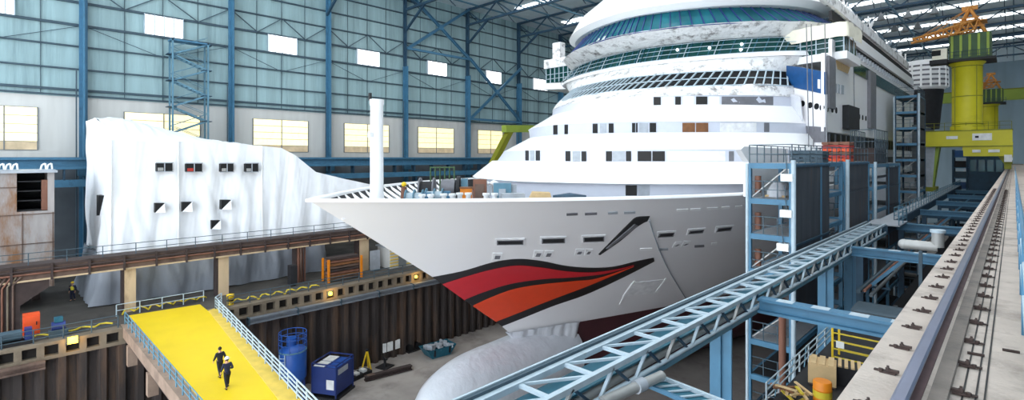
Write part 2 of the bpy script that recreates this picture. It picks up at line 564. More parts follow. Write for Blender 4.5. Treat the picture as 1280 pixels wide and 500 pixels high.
for i, (px, py, r, lab) in enumerate(((91, 425, .24, 'square amber lamp glowing in the dock wall near the lower left'), (413, 367, .2, 'round amber lamp glowing on the quay edge beside the yellow posts'), (520, 346, .17, 'small amber lamp glowing on the quay edge by the bow'))):
    p = P(px, py, X=QX + .12)
    t = thing('quay_lamp', lab, 'lamp', p)
    if i == 0:
        MB().box(p.x - .05, p.x + .1, p.y - r * 1.2, p.y + r * 1.2, p.z - r, p.z + r).build('lens', 'lamp_amber', t)
    else:
        MB().ball(p, r).build('lens', 'lamp_amber', t)
    MB().box(p.x - .16, p.x - .04, p.y - r * 1.5, p.y + r * 1.5, p.z - r * 1.3, p.z + r * 1.3).build('housing', 'girt', t)
    l = bpy.data.lights.new('lamp_glow', 'POINT')
    l.energy = 60
    l.color = (1, .6, .15)
    l.shadow_soft_size = .15
    lo = bpy.data.objects.new('lamp_glow', l)
    lo.location = p + Vector((.5, 0, .1))
    COL.objects.link(lo)
    adopt(lo, t)
    lo.matrix_parent_inverse = Matrix.Translation(-p)

for px, py, lab in ((288, 381, 'yellow bollard at the quay corner right of the bridge'),):
    p = P(px, py, Z=QUAY)
    t = thing('bollard', lab, 'bollard', p)
    MB().lathe(p, [(.28, 0), (.28, .75), (.34, .78), (.34, .95), (.12, 1.0)], 12).build('post', 'yellow', t)
    MB().lathe(p + Vector((0, 0, .35)), [(.29, 0), (.29, .16)], 12).build('band', 'black', t)

# orange cabinet, blue unit, dark equipment on the left quay
p = P(39, 420, Z=QUAY)
t = thing('cabinet', 'orange red metal cabinet standing on the quay at far left', 'cabinet', p)
MB().cbox(p + Vector((0, 0, .12)), .8, .95, 1.6).build('body', 'orange_red', t)
MB().cbox(p + Vector((.41, 0, .3)), .05, .8, 1.25).build('door', 'orange_red', t)
MB().cbox(p + Vector((.45, .28, .9)), .06, .06, .25).build('handle', 'dark', t)
MB().cbox(p, .7, .85, .12).build('plinth', 'white_paint', t)
p = P(73, 420, Z=QUAY)
t = thing('pump_unit', 'dark blue pump unit on the quay beside the orange cabinet', 'pump', p)
MB().cbox(p, .8, 1.1, .5).build('skid', 'girt', t)
MB().tube(p + Vector((0, -.4, .8)), p + Vector((0, .4, .8)), .33, 14).build('motor', 'machine_blue', t)
MB().cbox(p + Vector((0, 0, 1.1)), .5, .5, .35).build('control_box', 'teal', t)
p = P(15, 432, Z=QUAY)
t = thing('winch', 'dark winch with cable drum at the left edge of the quay', 'winch', p)
MB().cbox(p, 1.0, 2.2, .3).build('bed', 'dark', t)
MB().tube(p + Vector((0, -.8, .7)), p + Vector((0, .5, .7)), .38, 14).build('drum', 'girt', t)
MB().cbox(p + Vector((0, .85, .3)), .7, .4, .8).build('gearbox', 'machine_blue', t)

# rusty ship section on trestles (far left)
yR = P(68, 280, X=-62).y
t = thing('hull_section', 'rust streaked grey steel ship section with open dark bay at far left', 'ship section', (-66, yR - 6, QUAY))
b = MB()
yb0, yb1 = yR - 2.45, yR - .45
b.box(-70, -62, yR - 14, yb0, -11.6, -1.35)
b.box(-70, -62, yb0, yb1, -11.6, -4.75)
b.box(-70, -62, yb1, yR, -11.6, -1.35)
b.box(-70, -66, yb0, yb1, -4.75, -1.35)
b.build('shell_plate', 'section_plate', t)
MB().box(-66, -65.9, yb0, yb1, -4.75, -1.4).build('bay_back', 'black', t)
for k in range(4):
    MB().box(-66, -62.2, yb0, yb1, -4.7 + .85 * k, -4.62 + .85 * k).build('stringer', 'dark', t)
MB().box(-62.9, -62.1, yb1 - .4, yb1, -4.7, -2.0).build('web_frame', 'pier_rust', t)
MB().box(-70.2, -61.7, yR - 14, yR + .2, -1.35, -1.15).build('top_deck', 'panel_grey', t)
for z in (-2.6, -5.0, -7.6):
    MB().bar((-61.97, yR - 14, z), (-61.97, yb0 if z > -4.7 else yR, z), .07).build('weld_seam', 'rust_brown', t)
for y in (yR - 2.1, yR - .1, yR - 5):
    MB().bar((-61.97, y, -11.6), (-61.97, y, -4.9), .07).build('weld_seam', 'rust_brown', t)
for x in (-69, -67):
    for y in (yR - 12, yR - 1):
        MB().bar((x, y, QUAY), (x, y, -11.6), .6).build('trestle_leg', 'rust_dark', t)
for i, (px, lab) in enumerate(((8, 'white pipe bends lying on the ship section at the left edge'), (60, 'white pipe bend lying on the right end of the ship section'))):
    p = P(px, 212, X=-62.6)
    p.z = -1.15
    t = thing('pipe_bend', lab, 'pipes', p)
    for k in range(2 if i else 3):
        y = -.5 + .42 * k
        MB().path([p + Vector((0, y, .08)), p + Vector((0, y + .1, .5)), p + Vector((0, y + .32, .62)), p + Vector((0, y + .36, .1))], .07, 8).build('pipe', 'white_paint', t)
    MB().cbox(p + Vector((-.05, -.1, 0)), .5, 1.2, .08).build('tray', 'panel_grey', t)

# ------------------------------------------------------------------ wrapped ship block
t = thing('wrapped_block', 'huge white tarpaulin covered ship block behind the brown gallery', 'ship block', (-66, 18, QUAY))
prof = [(137, 175), (200, 177), (250, 177), (300, 180), (352, 185), (370, 195), (395, 215), (432, 224), (470, 232)]
py_ = [(P(a, b, X=-59).y, P(a, b, X=-59).z) for a, b in prof]


def topz(y):
    for (a, za), (b, zb) in zip(py_, py_[1:]):
        if y <= b:
            return za + (zb - za) * max(0, (y - a)) / (b - a)
    return py_[-1][1]


Y0, Y1 = py_[0][0], py_[-1][0]


def fold(y, z, k=1.0):
    return .24 * k * noise.noise((y * .9, z * .12, 1.7)) + .1 * k * math.sin(y * 2.1 + 1.5 * noise.noise((y * .5, z * .25, 4))) + .16 * k * abs(noise.noise((y * .8 + z * .22, z * .07 - y * .05, 8))) - .05 * k * abs(noise.noise((y * 2.1 - z * .25, z * .12, 3)))


def roofz(u, j):
    return topz(Y0 + (Y1 - Y0) * j / NY) + (2.4 * math.exp(-((j / NY - .05) ** 2) / .05) + .25) * math.sin(min(1, u * 1.6) * math.pi / 2) + .15 * noise.noise((j * .15, u * 6, 2)) * min(1, u * 6)


rows = []
NZ, NY = 44, 320
ZB = -9.6
for k in range(NZ + 1):
    row = []
    for j in range(26):      # end face, back to front
        u = j / 26
        x = -75 + 16 * u
        zt = roofz(1 - u, 0)
        z = ZB - 2.5 + (zt - ZB + 2.5) * k / NZ
        row.append((x, Y0 + .3 * noise.noise((x * .8, z * .3, 9)) - .8 * (1 - k / NZ) * abs(noise.noise((x * .6, z * .1, 3))) * min(1, (26 - j) / 6), z))
    for j in range(NY + 1):
        y = Y0 + (Y1 - Y0) * j / NY
        z = ZB + (topz(y) - ZB) * k / NZ
        row.append((-59 + fold(y, z, .45 + .9 * (1 - k / NZ)), y, z))
    rows.append(row)
roof = []
for q in range(12):
    u = (q + 1) / 12
    roof.append([(-59 - 16 * u, Y0 + (Y1 - Y0) * j / NY, roofz(u, j)) for j in range(NY + 1)])
b = MB().grid(rows)
b.grid([rows[-1][26:]] + roof)
b.build('tarpaulin', 'tarp', t)
for px in (139, 223, 328):
    yy = P(px, 250, X=-58.8).y
    MB().path([(-58.86 + fold(yy, z, .45 + .9 * (1 - (z - ZB) / (topz(yy) - ZB))), yy, z) for z in [ZB + (topz(yy) - ZB) * q / 24 for q in range(25)]], .06).build('seam', 'ship_white', t)
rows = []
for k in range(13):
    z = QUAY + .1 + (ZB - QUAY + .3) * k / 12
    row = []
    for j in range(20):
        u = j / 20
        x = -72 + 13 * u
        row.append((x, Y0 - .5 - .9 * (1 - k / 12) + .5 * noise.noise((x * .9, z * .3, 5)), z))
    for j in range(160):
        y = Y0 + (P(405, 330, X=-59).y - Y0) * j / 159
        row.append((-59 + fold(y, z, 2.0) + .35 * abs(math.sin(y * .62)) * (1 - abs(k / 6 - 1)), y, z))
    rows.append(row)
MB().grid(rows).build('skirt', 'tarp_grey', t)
for k, (px, py) in enumerate(((205, 209), (242, 209.5), (283, 209.5), (314, 209.5))):
    y0, y1, z0, z1 = P(px - 10, py, X=-58.7).y, P(px + 10, py, X=-58.7).y, P(px, py + 5, X=-58.7).z, P(px, py - 5, X=-58.7).z
    if k > 1:
        y0, y1 = P(px - 8, py, X=-58.7).y, P(px + 8, py, X=-58.7).y
    o = MB().box(-59.4, -58.5, y0, y1, z0, z1).build('window_opening', 'black', t)
    b = MB()
    b.box(-58.52, -58.42, y0 - .06, y1 + .06, z1, z1 + .08).box(-58.52, -58.42, y0 - .06, y1 + .06, z0 - .08, z0)
    b.box(-58.52, -58.42, (y0 + y1) / 2 - .04, (y0 + y1) / 2 + .04, z0, z1)
    b.build('window_frame', 'panel_grey', o)
    MB().box(-58.5, -58.44, y0 + .1, (y0 + y1) / 2 - .1, z0 + .05, z0 + .35).build('blind', 'red_paint' if k == 1 else 'pipe_grey', o)
for px, py, r in ((200, 260, 6), (234, 258.5, 6), (283, 256, 6), (270, 281, 5.5)):
    a, b, c_, d = (P(px - r, py - r, X=-58.4), P(px + r, py - r, X=-58.4), P(px - r, py + r, X=-58.4), P(px + r, py + r, X=-58.4))
    o = MB().prism([a, b, c_], (-.8, 0, 0)).build('cut_opening', 'black', t)
    MB().prism([b + Vector((.05, 0, 0)), d + Vector((.2, 0, 0)), c_ + Vector((.05, 0, 0))], (-.04, 0, 0)).build('tarp_flap', 'tarp', o)
a = [P(px, py, X=-58.7) for px, py in ((127, 256), (134, 256), (128, 276))]
p0 = Vector((-63, Y0 - .5, -4.2))
MB().prism([(-63.2, Y0 - .45, -3.6), (-61.6, Y0 - .45, -3.6), (-63.2, Y0 - .45, -5.6)], (0, .9, 0)).build('cut_opening', 'black', t)

# ------------------------------------------------------------------ brown gallery over the quay
GX = -55.5
t = thing('gallery', 'rust brown pipe gallery on piers running along the quay', 'gallery', (GX - .8, 10, QUAY))
ye = 46
MB().box(GX - 1.6, GX, -14, ye, -9.65, -8.7).build('beam', 'rust_brown', t)
MB().box(GX - 1.75, GX + .15, -14, ye, -8.7, -8.5).build('top_flange', 'rust_dark', t)
MB().box(GX - 1.7, GX + .12, -14, ye, -9.78, -9.65).build('bottom_flange', 'pier_concrete', t)
for k, z in enumerate((-8.95, -9.2)):
    MB().tube((GX + .14, -14, z), (GX + .14, ye, z), .08).build('pipe', ('rust_dark', 'pier_rust')[k], t)
y = -13
while y < ye:
    MB().box(GX, GX + .26, y, y + .16, -9.8, -8.45).build('rib', 'rust_dark', t)
    y += 2.35
railing('railing', [(GX, -14, -8.5), (GX, ye, -8.5)], .95, 2, 2.35, 'girt', t, .03, .035)
for k, (x0, x1, m) in enumerate(((153, 170, 'pier_concrete'), (271, 286, 'pier_concrete'), (370, 382, 'pier_rust'), (448, 461, 'pier_concrete'))):
    y0, y1 = P(x0, 360, X=GX - .2).y, P(x1, 360, X=GX - .2).y
    o = MB().box(GX - 1.2, GX - .2, y0 + .15, y1, QUAY, -9.78).build('pier', m, t)
    MB().box(GX - 1.25, GX - .25, y0, y0 + .22, QUAY, -9.78).build('pier_flange', 'rust_dark', o)
    if m == 'pier_rust':
        for q in range(3):
            MB().tube((GX - .05, y0 + .2 + .28 * q, QUAY), (GX - .05, y0 + .2 + .28 * q, -9.6), .08).build('pipe', ('pier_rust', 'rust_brown', 'rust_dark')[q], o)
yL = P(36, 380, X=GX).y
o = MB().prism([(GX, yL - 6, QUAY), (GX, yL - .5, QUAY), (GX, yL - .5, -11.6), (GX, yL + 1.2, -10.4), (GX, yL + 1.2, -9.7), (GX, yL - 6, -9.7)], (-1.4, 0, 0)).build('pier', 'rust_dark', t)
for q in range(6):
    yy = yL - 2.4 + .3 * q
    MB().path([(GX + .1, yy, QUAY), (GX + .1, yy, -10.4 + .1 * q), (GX + .1, yy + .5, -9.3)], .07).build('pipe', ('pier_rust', 'capping', 'rust_brown')[q % 3], o)

# stuff on the quay below the bow
y0, y1 = P(411, 340, X=-53.5).y, P(447, 340, X=-53.5).y
t = thing('plank_rack', 'rack of stacked brown planks between yellow posts under the gallery', 'rack', (-53.5, (y0 + y1) / 2, QUAY))
for k in range(8):
    MB().box(-54.3, -53.2 + .08 * (k % 2), y0, y1, QUAY + .12 + .32 * k, QUAY + .36 + .32 * k).build('plank_layer', ('rust_brown', 'wood_brown', 'pier_rust', 'rust_dark')[k % 4], t)
for y in (y0 - .25, y1 + .2):
    for x in (-54.4, -53.0):
        MB().bar((x, y, QUAY), (x, y, QUAY + 2.5), .2).build('post', 'orange', t)
p = P(469, 350, X=-55)
t = thing('panel_board', 'pale grey upright board beside the last pier near the bow', 'board', (p.x, p.y, QUAY))
MB().box(-55.1, -55, P(463, 350, X=-55).y, P(475, 350, X=-55).y, QUAY + .1, QUAY + 2.4).build('board', 'panel_grey', t)
MB().box(-55.4, -54.7, p.y - .5, p.y + .5, QUAY, QUAY + .1).build('foot', 'girt', t)
y0 = P(477, 330, X=-54.3).y + 1.2  # made-up block in place of a brightly lit wall strip
t = thing('lit_wall_block', 'pale slatted block standing in for a lit wall next to the bow', 'hut', (-55.8, y0 + 6, QUAY))
MB().box(-57.2, -54.4, y0, y0 + 13, QUAY, QUAY + 2.5).build('wall', 'white_sheet', t)
MB().box(-57.4, -54.2, y0 - .2, y0 + 13.2, QUAY + 2.5, QUAY + 2.65).build('roof', 'panel_grey', t)
for k in range(6):
    MB().box(-54.4, -54.33, y0, y0 + 13, QUAY + .25 + .38 * k, QUAY + .4 + .38 * k).build('slat', 'kerb', t)  # yellow slats put the lit look of that wall into colour
MB().box(-54.4, -54.3, y0 + 1.2, y0 + 2.3, QUAY + .1, QUAY + 2.1).build('door', 'frame_grey', t)
p = Vector((-54, P(424, 350, X=-54).y, QUAY))
t = thing('tool_trolley', 'dark tool trolley beside the rust coloured pier', 'trolley', (-54.5, P(366, 350, X=-54.5).y, QUAY))
yy = P(366, 350, X=-54.5).y
MB().box(-55, -54.2, yy - .35, yy + .35, QUAY + .2, QUAY + 2.2).build('body', 'dark', t)
for q in (-.25, .25):
    MB().tube((-54.6, yy + q, QUAY + .12), (-54.5, yy + q, QUAY + .12), .12).build('wheel', 'black', t)

# ------------------------------------------------------------------ things on the dock floor
p = P(366, 503, Z=DOCK)
t = thing('silo', 'blue cylindrical silo tank on legs with ladder beside the dock wall', 'silo', p)
MB().lathe(p + Vector((0, 0, 2.0)), [(.3, -.8), (1.15, .3), (1.2, .4), (1.2, 2.9), (1.05, 3.1), (.4, 3.3)], 28).build('tank', 'silo_blue', t)
MB().lathe(p + Vector((0, 0, 4.85)), [(1.22, 0), (1.22, .12)], 28).build('rim', 'blue_grey_steel', t)
MB().tube(p + Vector((-.3, 0, 5.2)), p + Vector((-.3, 0, 6.0)), .45, 14).build('filter_cap', 'silo_blue', t)
for k in range(4):
    a = math.pi / 4 + k * math.pi / 2
    q = Vector((math.cos(a), math.sin(a), 0))
    MB().bar(p + q * 1.05, p + q * 1.05 + Vector((0, 0, 2.5)), .16).build('leg', 'machine_blue', t)
g = MB()
for z in (5.6, 6.1, 6.6):
    for k in range(20):
        a, b = 2 * math.pi * k / 20, 2 * math.pi * (k + 1) / 20
        g.tube(p + Vector((1.2 * math.cos(a), 1.2 * math.sin(a), z)), p + Vector((1.2 * math.cos(b), 1.2 * math.sin(b), z)), .035, 5)
for k in range(10):
    a = 2 * math.pi * k / 10
    g.tube(p + Vector((1.2 * math.cos(a), 1.2 * math.sin(a), 4.9)), p + Vector((1.2 * math.cos(a), 1.2 * math.sin(a), 6.6)), .035, 5)
g.build('guard_rail', 'silo_blue', t)
l = MB()
q = Vector((S * 1.35, -C * 1.35, 0)) + Vector((-C, -S, 0)) * .45
e = Vector((C, S, 0)) * .25
for sgn in (-1, 1):
    l.tube(p + q + e * sgn, p + q * .95 + e * sgn + Vector((0, 0, 4.9)), .04)
for k in range(14):
    l.tube(p + q + e + Vector((0, 0, .3 + .33 * k)), p + q - e + Vector((0, 0, .3 + .33 * k)), .03)
l.build('ladder', 'pale_steel', t)

p = P(416, 491, Z=DOCK)
rz = math.radians(30)
t = thing('compressor', 'dark blue container machine with white panels on its top, dock floor', 'machine', p)
k_, q_ = math.cos(rz), math.sin(rz)


def loc(x, y, z, p=p, k_=k_, q_=q_):
    return Vector((p.x + x * k_ - y * q_, p.y + x * q_ + y * k_, p.z + z))


MB().cbox(loc(0, 0, .5), 2.6, 2.9, 2.5, rz).build('body', 'machine_blue', t)
MB().cbox(loc(0, 0, 0), 2.9, 3.2, .22, rz).build('skid', 'dark', t)
for x in (-1.2, 1.2):
    for y in (-1.35, 1.35):
        MB().cbox(loc(x, y, .2), .16, .16, .32, rz).build('foot', 'dark', t)
MB().cbox(loc(-.65, -.7, 3.0), 1.1, 1.2, .06, rz).build('top_panel', 'white_paint', t)
MB().cbox(loc(-.65, .7, 3.0), 1.1, 1.2, .06, rz).build('top_panel', 'white_paint', t)
MB().cbox(loc(.7, .7, 2.98), 1.0, 1.1, .05, rz).build('fan_grille', 'silo_blue', t)
MB().cbox(loc(.7, -.7, 2.98), 1.0, 1.1, .05, rz).build('fan_grille', 'silo_blue', t)
MB().cbox(loc(.7, -1.47, 1.0), .8, .06, .9, rz).build('label_plate', 'white_paint', t)
MB().cbox(loc(1.32, -.3, 2.3), .06, 1.6, .5, rz).build('louvre', 'panel_grey', t)
b = MB()
for x in (-1.3, 1.3):
    for y in (-1.45, 1.45):
        b.bar(loc(x, y, 0.2), loc(x, y, 3.3), .1)
for a1, b1 in (((-1.3, -1.45), (1.3, -1.45)), ((1.3, -1.45), (1.3, 1.45)), ((1.3, 1.45), (-1.3, 1.45)), ((-1.3, 1.45), (-1.3, -1.45))):
    b.bar(loc(*a1, 3.3), loc(*b1, 3.3), .1)
b.build('lifting_frame', 'machine_blue', t)

p = P(448, 459, Z=DOCK) + Vector((1.3, .3, 0))
t = thing('tripod_stand', 'yellow tripod stand on the dock floor by the dark wall', 'stand', p)
for a in (.3, 2.4, 4.5):
    MB().tube(p + Vector((.6 * math.cos(a), .6 * math.sin(a), 0)), p + Vector((0, 0, 2.1)), .09).build('leg', 'yellow', t)
MB().ball(p + Vector((0, 0, 2.15)), .18).build('head', 'dark', t)
p = P(452, 464, Z=DOCK) + Vector((1.0, -.9, 0))
t = thing('toolbox', 'dark box with two white lids beside the yellow tripod', 'box', p)
MB().cbox(p, 1.2, 2.6, .4, .2).build('case', 'dark', t)
MB().cbox(p + Vector((0, .5, .4)), .7, .5, .25, .2).build('lid', 'white_paint', t)
MB().cbox(p + Vector((.2, -.4, .4)), .6, .5, .2, .2).build('lid', 'white_paint', t)
p = P(472, 459, Z=DOCK) + Vector((.5, .6, 0))
t = thing('lifting_base', 'black base plate with short post on the dock floor', 'stand', p)
MB().cbox(p, 1.4, 1.5, .1, .3).build('plate', 'dark', t)
MB().tube(p + Vector((0, 0, .1)), p + Vector((0, 0, .9)), .14).build('post', 'dark', t)
MB().tube(p + Vector((-.4, 0, .9)), p + Vector((.4, 0, .9)), .09).build('crossbar', 'dark', t)
a, b = P(456, 477, Z=DOCK), P(514, 462, Z=DOCK)
t = thing('steel_beam', 'dark brown steel beam lying on the dock floor', 'beam', (a + b) / 2)
MB().ibeam(a + Vector((0, 0, .3)), b + Vector((0, 0, .3)), .55, .5, .12).build('beam', 'rust_dark', t)
MB().bar(a.lerp(b, .05) + Vector((0, 0, .56)), a.lerp(b, .2) + Vector((0, 0, .56)), .5, .05).build('end_plate', 'rust_brown', t)
p = P(517, 438, Z=DOCK)
t = thing('hose_reel', 'small black hose reels at the foot of the dock wall', 'reel', p)
for k in (-.6, .5):
    MB().tube(p + Vector((-.2, k, .45)), p + Vector((.3, k, .45)), .42, 14).build('reel', 'black', t)
MB().cbox(p, .9, 2.0, .12).build('frame', 'dark', t)
p = P(547, 443, Z=DOCK)
rz = -.1
t = thing('skip', 'teal waste skip filled with scrap on the dock floor near the bulb', 'skip', p)
k_, q_ = math.cos(rz), math.sin(rz)
lo_ = lambda x, y, z: loc(x, y, z, p, k_, q_)
b = MB()
b.add([lo_(*v) for v in ((-.9, -1.2, 0), (.9, -1.2, 0), (.9, 1.2, 0), (-.9, 1.2, 0), (-1.1, -1.9, 1.1), (1.1, -1.9, 1.1), (1.1, 1.9, 1.1), (-1.1, 1.9, 1.1), (-1.0, -1.75, .95), (1.0, -1.75, .95), (1.0, 1.75, .95), (-1.0, 1.75, .95))],
      [(0, 1, 2, 3), (0, 4, 5, 1), (1, 5, 6, 2), (2, 6, 7, 3), (3, 7, 4, 0), (4, 8, 9, 5), (5, 9, 10, 6), (6, 10, 11, 7), (7, 11, 8, 4)])
b.build('bin', 'teal', t)
b = MB()
for k in range(26):
    c0 = lo_(R.uniform(-.8, .8), R.uniform(-1.4, 1.4), .8)
    b.cbox(c0, R.uniform(.2, .5), R.uniform(.2, .7), R.uniform(.2, .55), R.uniform(0, 3))
o = b.build('scrap', 'panel_grey', t)
o['kind'] = 'stuff'
for y in (-1.0, 1.0):
    MB().cbox(lo_(1.05, y, .3), .12, .2, .7, rz).build('lifting_lug', 'dark', t)

# ------------------------------------------------------------------ people


def skin(name, joints, edges, m, parent, root=0, sub=2):
    me = bpy.data.meshes.new(name)
    me.from_pydata([Vector(j[:3]) for j in joints], edges, [])
    me.materials.append(MATS[m])
    o = bpy.data.objects.new(name, me)
    COL.objects.link(o)
    adopt(o, parent)
    sk = o.modifiers.new('Skin', 'SKIN')
    sk.use_smooth_shade = True
    ly = me.skin_vertices[0].data if me.skin_vertices else None
    if ly is None:
        bm = bmesh.new()
        bm.from_mesh(me)
        bm.verts.layers.skin.verify()
        bm.to_mesh(me)
        bm.free()
        ly = me.skin_vertices[0].data
    for i, j in enumerate(joints):
        rr = j[3]
        ly[i].radius = (rr, rr if len(j) < 5 else j[4])
        ly[i].use_root = (i == root)
    sb = o.modifiers.new('Subsurf', 'SUBSURF')
    sb.levels = sb.render_levels = sub
    return o


def person(p, heading, label, top, trousers, stride=.28, helmet=None, vest=None, arm=0.):
    t = thing('person', label, 'person', p)
    cs, sn = math.cos(heading), math.sin(heading)

    def w(x, y, z):      # x = to the person's right, y = forward
        return (p[0] + x * sn + y * cs, p[1] - x * cs + y * sn, p[2] + z)
    J, E = [], []

    def j(x, y, z, r, parent=None, r2=None):
        J.append(w(x, y, z) + ((r, r2) if r2 else (r,)))
        if parent is not None:
            E.append((parent, len(J) - 1))
        return len(J) - 1
    pel = j(0, 0, .95, .13)
    wa = j(0, .01, 1.1, .12, pel)
    ch = j(0, .02, 1.32, .15, wa)
    nk = j(0, .02, 1.5, .06, ch)
    hd0 = j(0, .04, 1.58, .075, nk)
    hd = j(0, .05, 1.68, .095, hd0)
    j(0, .04, 1.76, .07, hd)
    limbs = {}
    for sgn in (-1, 1):
        st = stride * sgn
        hp = j(.1 * sgn, 0, .9, .1, pel)
        kn = j(.1 * sgn, st * .6 + .04, .5, .065, hp)
        an = j(.1 * sgn, st - (.1 if st < 0 else 0), .09 if st > 0 else .13, .042, kn)
        j(.12 * sgn, st + (.16 if st > 0 else .05), .04, .04, an)
        sh = j(.2 * sgn, .01, 1.42, .065, ch)
        el = j(.27 * sgn, -st * .35 - .03, 1.14, .048, sh)
        if arm and sgn == 1:
            wr = j(.2, .2, 1.06, .035, el)
        else:
            wr = j(.27 * sgn, -st * .8 + .1, .92, .034, el)
        bx, by, bz = (.27 * sgn, -st * .8 + .13, .85)
        if arm and sgn == 1:
            bx, by, bz = .12, .26, 1.05
        pa = j(bx, by, bz, .036, wr, .026)
        for f in range(4):
            k1 = j(bx + .012 * sgn, by - .03 + .02 * f, bz - .06 + .004 * abs(f - 1.5), .011, pa)
            j(bx + .004 * sgn, by - .03 + .02 * f + .012, bz - .1 + .006 * abs(f - 1.5), .009, k1)
        th = j(bx - .02 * sgn, by + .05, bz - .01, .012, pa)
        j(bx - .025 * sgn, by + .07, bz - .05, .01, th)
        limbs[sgn] = (st, hp)
    skin('body', J, E, 'skin', t)
    J2, E2 = [], []

    def a(seq):
        pr_ = None
        for x, y, z, r in seq:
            J2.append(w(x, y, z) + (r,))
            if pr_ is not None:
                E2.append((pr_, len(J2) - 1))
            pr_ = len(J2) - 1
    a([(0, 0, .8, .15), (0, 0, .92, .168), (0, .01, 1.1, .158), (0, .02, 1.32, .185), (0, .02, 1.46, .1)])
    for sgn in (-1, 1):
        st = stride * sgn
        n0 = len(J2)
        a([(.2 * sgn, .01, 1.41, .085), (.27 * sgn, -st * .35 - .03, 1.14, .067), ((.22, .17, 1.07, .052) if arm and sgn == 1 else (.27 * sgn, -st * .75 + .08, .95, .05))])
        E2.append((3, n0))
    skin('jacket', J2, E2, top, t)
    J2, E2 = [], []
    J2.append(w(0, 0, 1.06) + (.14,))
    for sgn in (-1, 1):
        st = stride * sgn
        n0 = len(J2)
        a([(.1 * sgn, 0, .88, .115), (.1 * sgn, st * .6 + .04, .5, .085), (.1 * sgn, st - (.1 if st < 0 else 0), .12, .065)])
        E2.append((0, n0))
    skin('trousers', J2, E2, trousers, t)
    for sgn in (-1, 1):
        st = stride * sgn
        q = Vector(w(.11 * sgn, st + .03 - (.05 if st < 0 else 0), 0))
        b = MB()
        rows = []
        for i in range(7):
            u = i / 6
            y = -.1 + .3 * u
            hh = .13 - .08 * u
            ww = .05 * math.sin(.5 + 2.1 * u)
            c0 = Vector((q.x + y * cs, q.y + y * sn, p[2]))
            rows.append([c0 + Vector((sn * ww * math.cos(g), -cs * ww * math.cos(g), hh * .5 + hh * .5 * math.sin(g))) for g in [2 * math.pi * m_ / 10 for m_ in range(10)]])
        b.grid(rows, True, True)
        b.build('shoe', 'black', t)
    hc = Vector(w(0, .04, 1.7))
    f = Vector((cs, sn, 0))
    MB().ball(hc - f * .028 + Vector((0, 0, .005)), .098, .098, .118, 14, 10).build('hair', 'hair', t)
    if helmet:
        MB().lathe(hc + Vector((0, 0, .02)), [(.15, 0), (.13, .02), (.115, .07), (.06, .125), (.01, .14)], 14).build('helmet', helmet, t)
    f = Vector((cs, sn, 0))
    r_ = Vector((sn, -cs, 0))
    MB().ball(hc + f * .115 + Vector((0, 0, -.03)), .016, .016, .03, 8, 6).build('nose', 'skin', t)
    for sgn in (-1, 1):
        MB().ball(hc + f * .1 + r_ * .035 * sgn, .012, .012, .009, 8, 6).build('eye', 'black', t)
        MB().ball(hc + r_ * .1 * sgn + Vector((0, 0, -.02)), .018, .02, .035, 8, 6).build('ear', 'skin', t)
    MB().ball(hc + f * .103 + Vector((0, 0, -.075)), .025, .025, .008, 8, 6).build('mouth', 'lip_red', t)
    if vest:
        J2, E2 = [], []
        a([(0, 0, .98, .175), (0, .01, 1.12, .168), (0, .02, 1.32, .198), (0, .02, 1.44, .12)])
        skin('vest', J2, E2, vest, t)
    return t


DK = QUAY + .07
person(P(275, 470, Z=DK), math.pi * 1.02, 'person in black walking on the yellow bridge, further one of the two', 'cloth_black', 'cloth_black', .26)
person(P(284, 485, Z=DK), math.pi * 1.0, 'person in navy jacket with white helmet walking on the yellow bridge, nearer', 'cloth_navy', 'cloth_black', .2, 'white_paint', None, 1)
person(P(91, 376, Z=QUAY), -.6, 'person in yellow hi-vis vest standing in the dark quay passage', 'cloth_navy', 'cloth_navy', .06, 'yellow', 'vest_yellow')

# ------------------------------------------------------------------ the ship
ship = thing('cruise_ship', 'large white cruise ship with painted red lips on its bow in the dock', 'ship', (XC, 60, DOCK))
stem = [P(px, py, X=XC) for px, py in ((385, 250), (460, 295.5), (541, 346.5), (591, 382.5), (624, 405), (638, 417))]
stem = [(p.y, p.z) for p in stem] + [(32.5, -16.5), (33.5, -18), (34, DOCK)]
WL, TOP = -14.9, -2.57


def stemY(z):
    if z >= stem[0][1]:
        return stem[0][0] - (z - stem[0][1]) * 1.2
    for (y0, z0), (y1, z1) in zip(stem, stem[1:]):
        if z >= z1:
            return y0 + (y1 - y0) * (z - z0) / (z1 - z0)
    return stem[-1][0]


def halfb(y, z):
    f = max(0, min(1, (z - WL) / (TOP - WL)))
    L = 90 - 52 * f ** .75
    p = 1.8 + .6 * f
    t = max(0, min(1, (y - stemY(z)) / L))
    b = 18.5 * (1 - (1 - t) ** p)
    if z < -18:
        b *= math.sqrt(max(0, 1 - ((-18 - z) / 5.0) ** 2)) * .9 + .1
    return b


YE = 128


def hullrows(z0, z1, nz, off=0., ymax=YE, nu=70):
    rows = []
    for k in range(nz + 1):
        z = z0 + (z1 - z0) * k / nz
        ys = stemY(z)
        row = []
        for side in (-1, 1):
            rg = range(nu, -1, -1) if side < 0 else range(1, nu + 1)
            for i in rg:
                u = i / nu
                y = ys + (ymax - ys) * u ** 2.2
                row.append((XC + side * (halfb(y, z) + off), y - off, z))
        rows.append(row)
    return rows


hr = hullrows(WL, TOP, 44)
hb = MB().grid(hr)
hb.add(hr[0], [tuple(range(len(hr[0])))])
hull = hb.build('hull', 'hull_white', ship)
hr2 = hullrows(DOCK, WL - .001, 16)
MB().grid(hr2).add(hr2[0], [tuple(range(len(hr2[0])))]).build('underwater_hull', 'ship_red', ship)
hull_bvh = BVHTree.FromPolygons(hb.v, [f for f in hb.f if len(f) < 10])
DKZ = -3.9


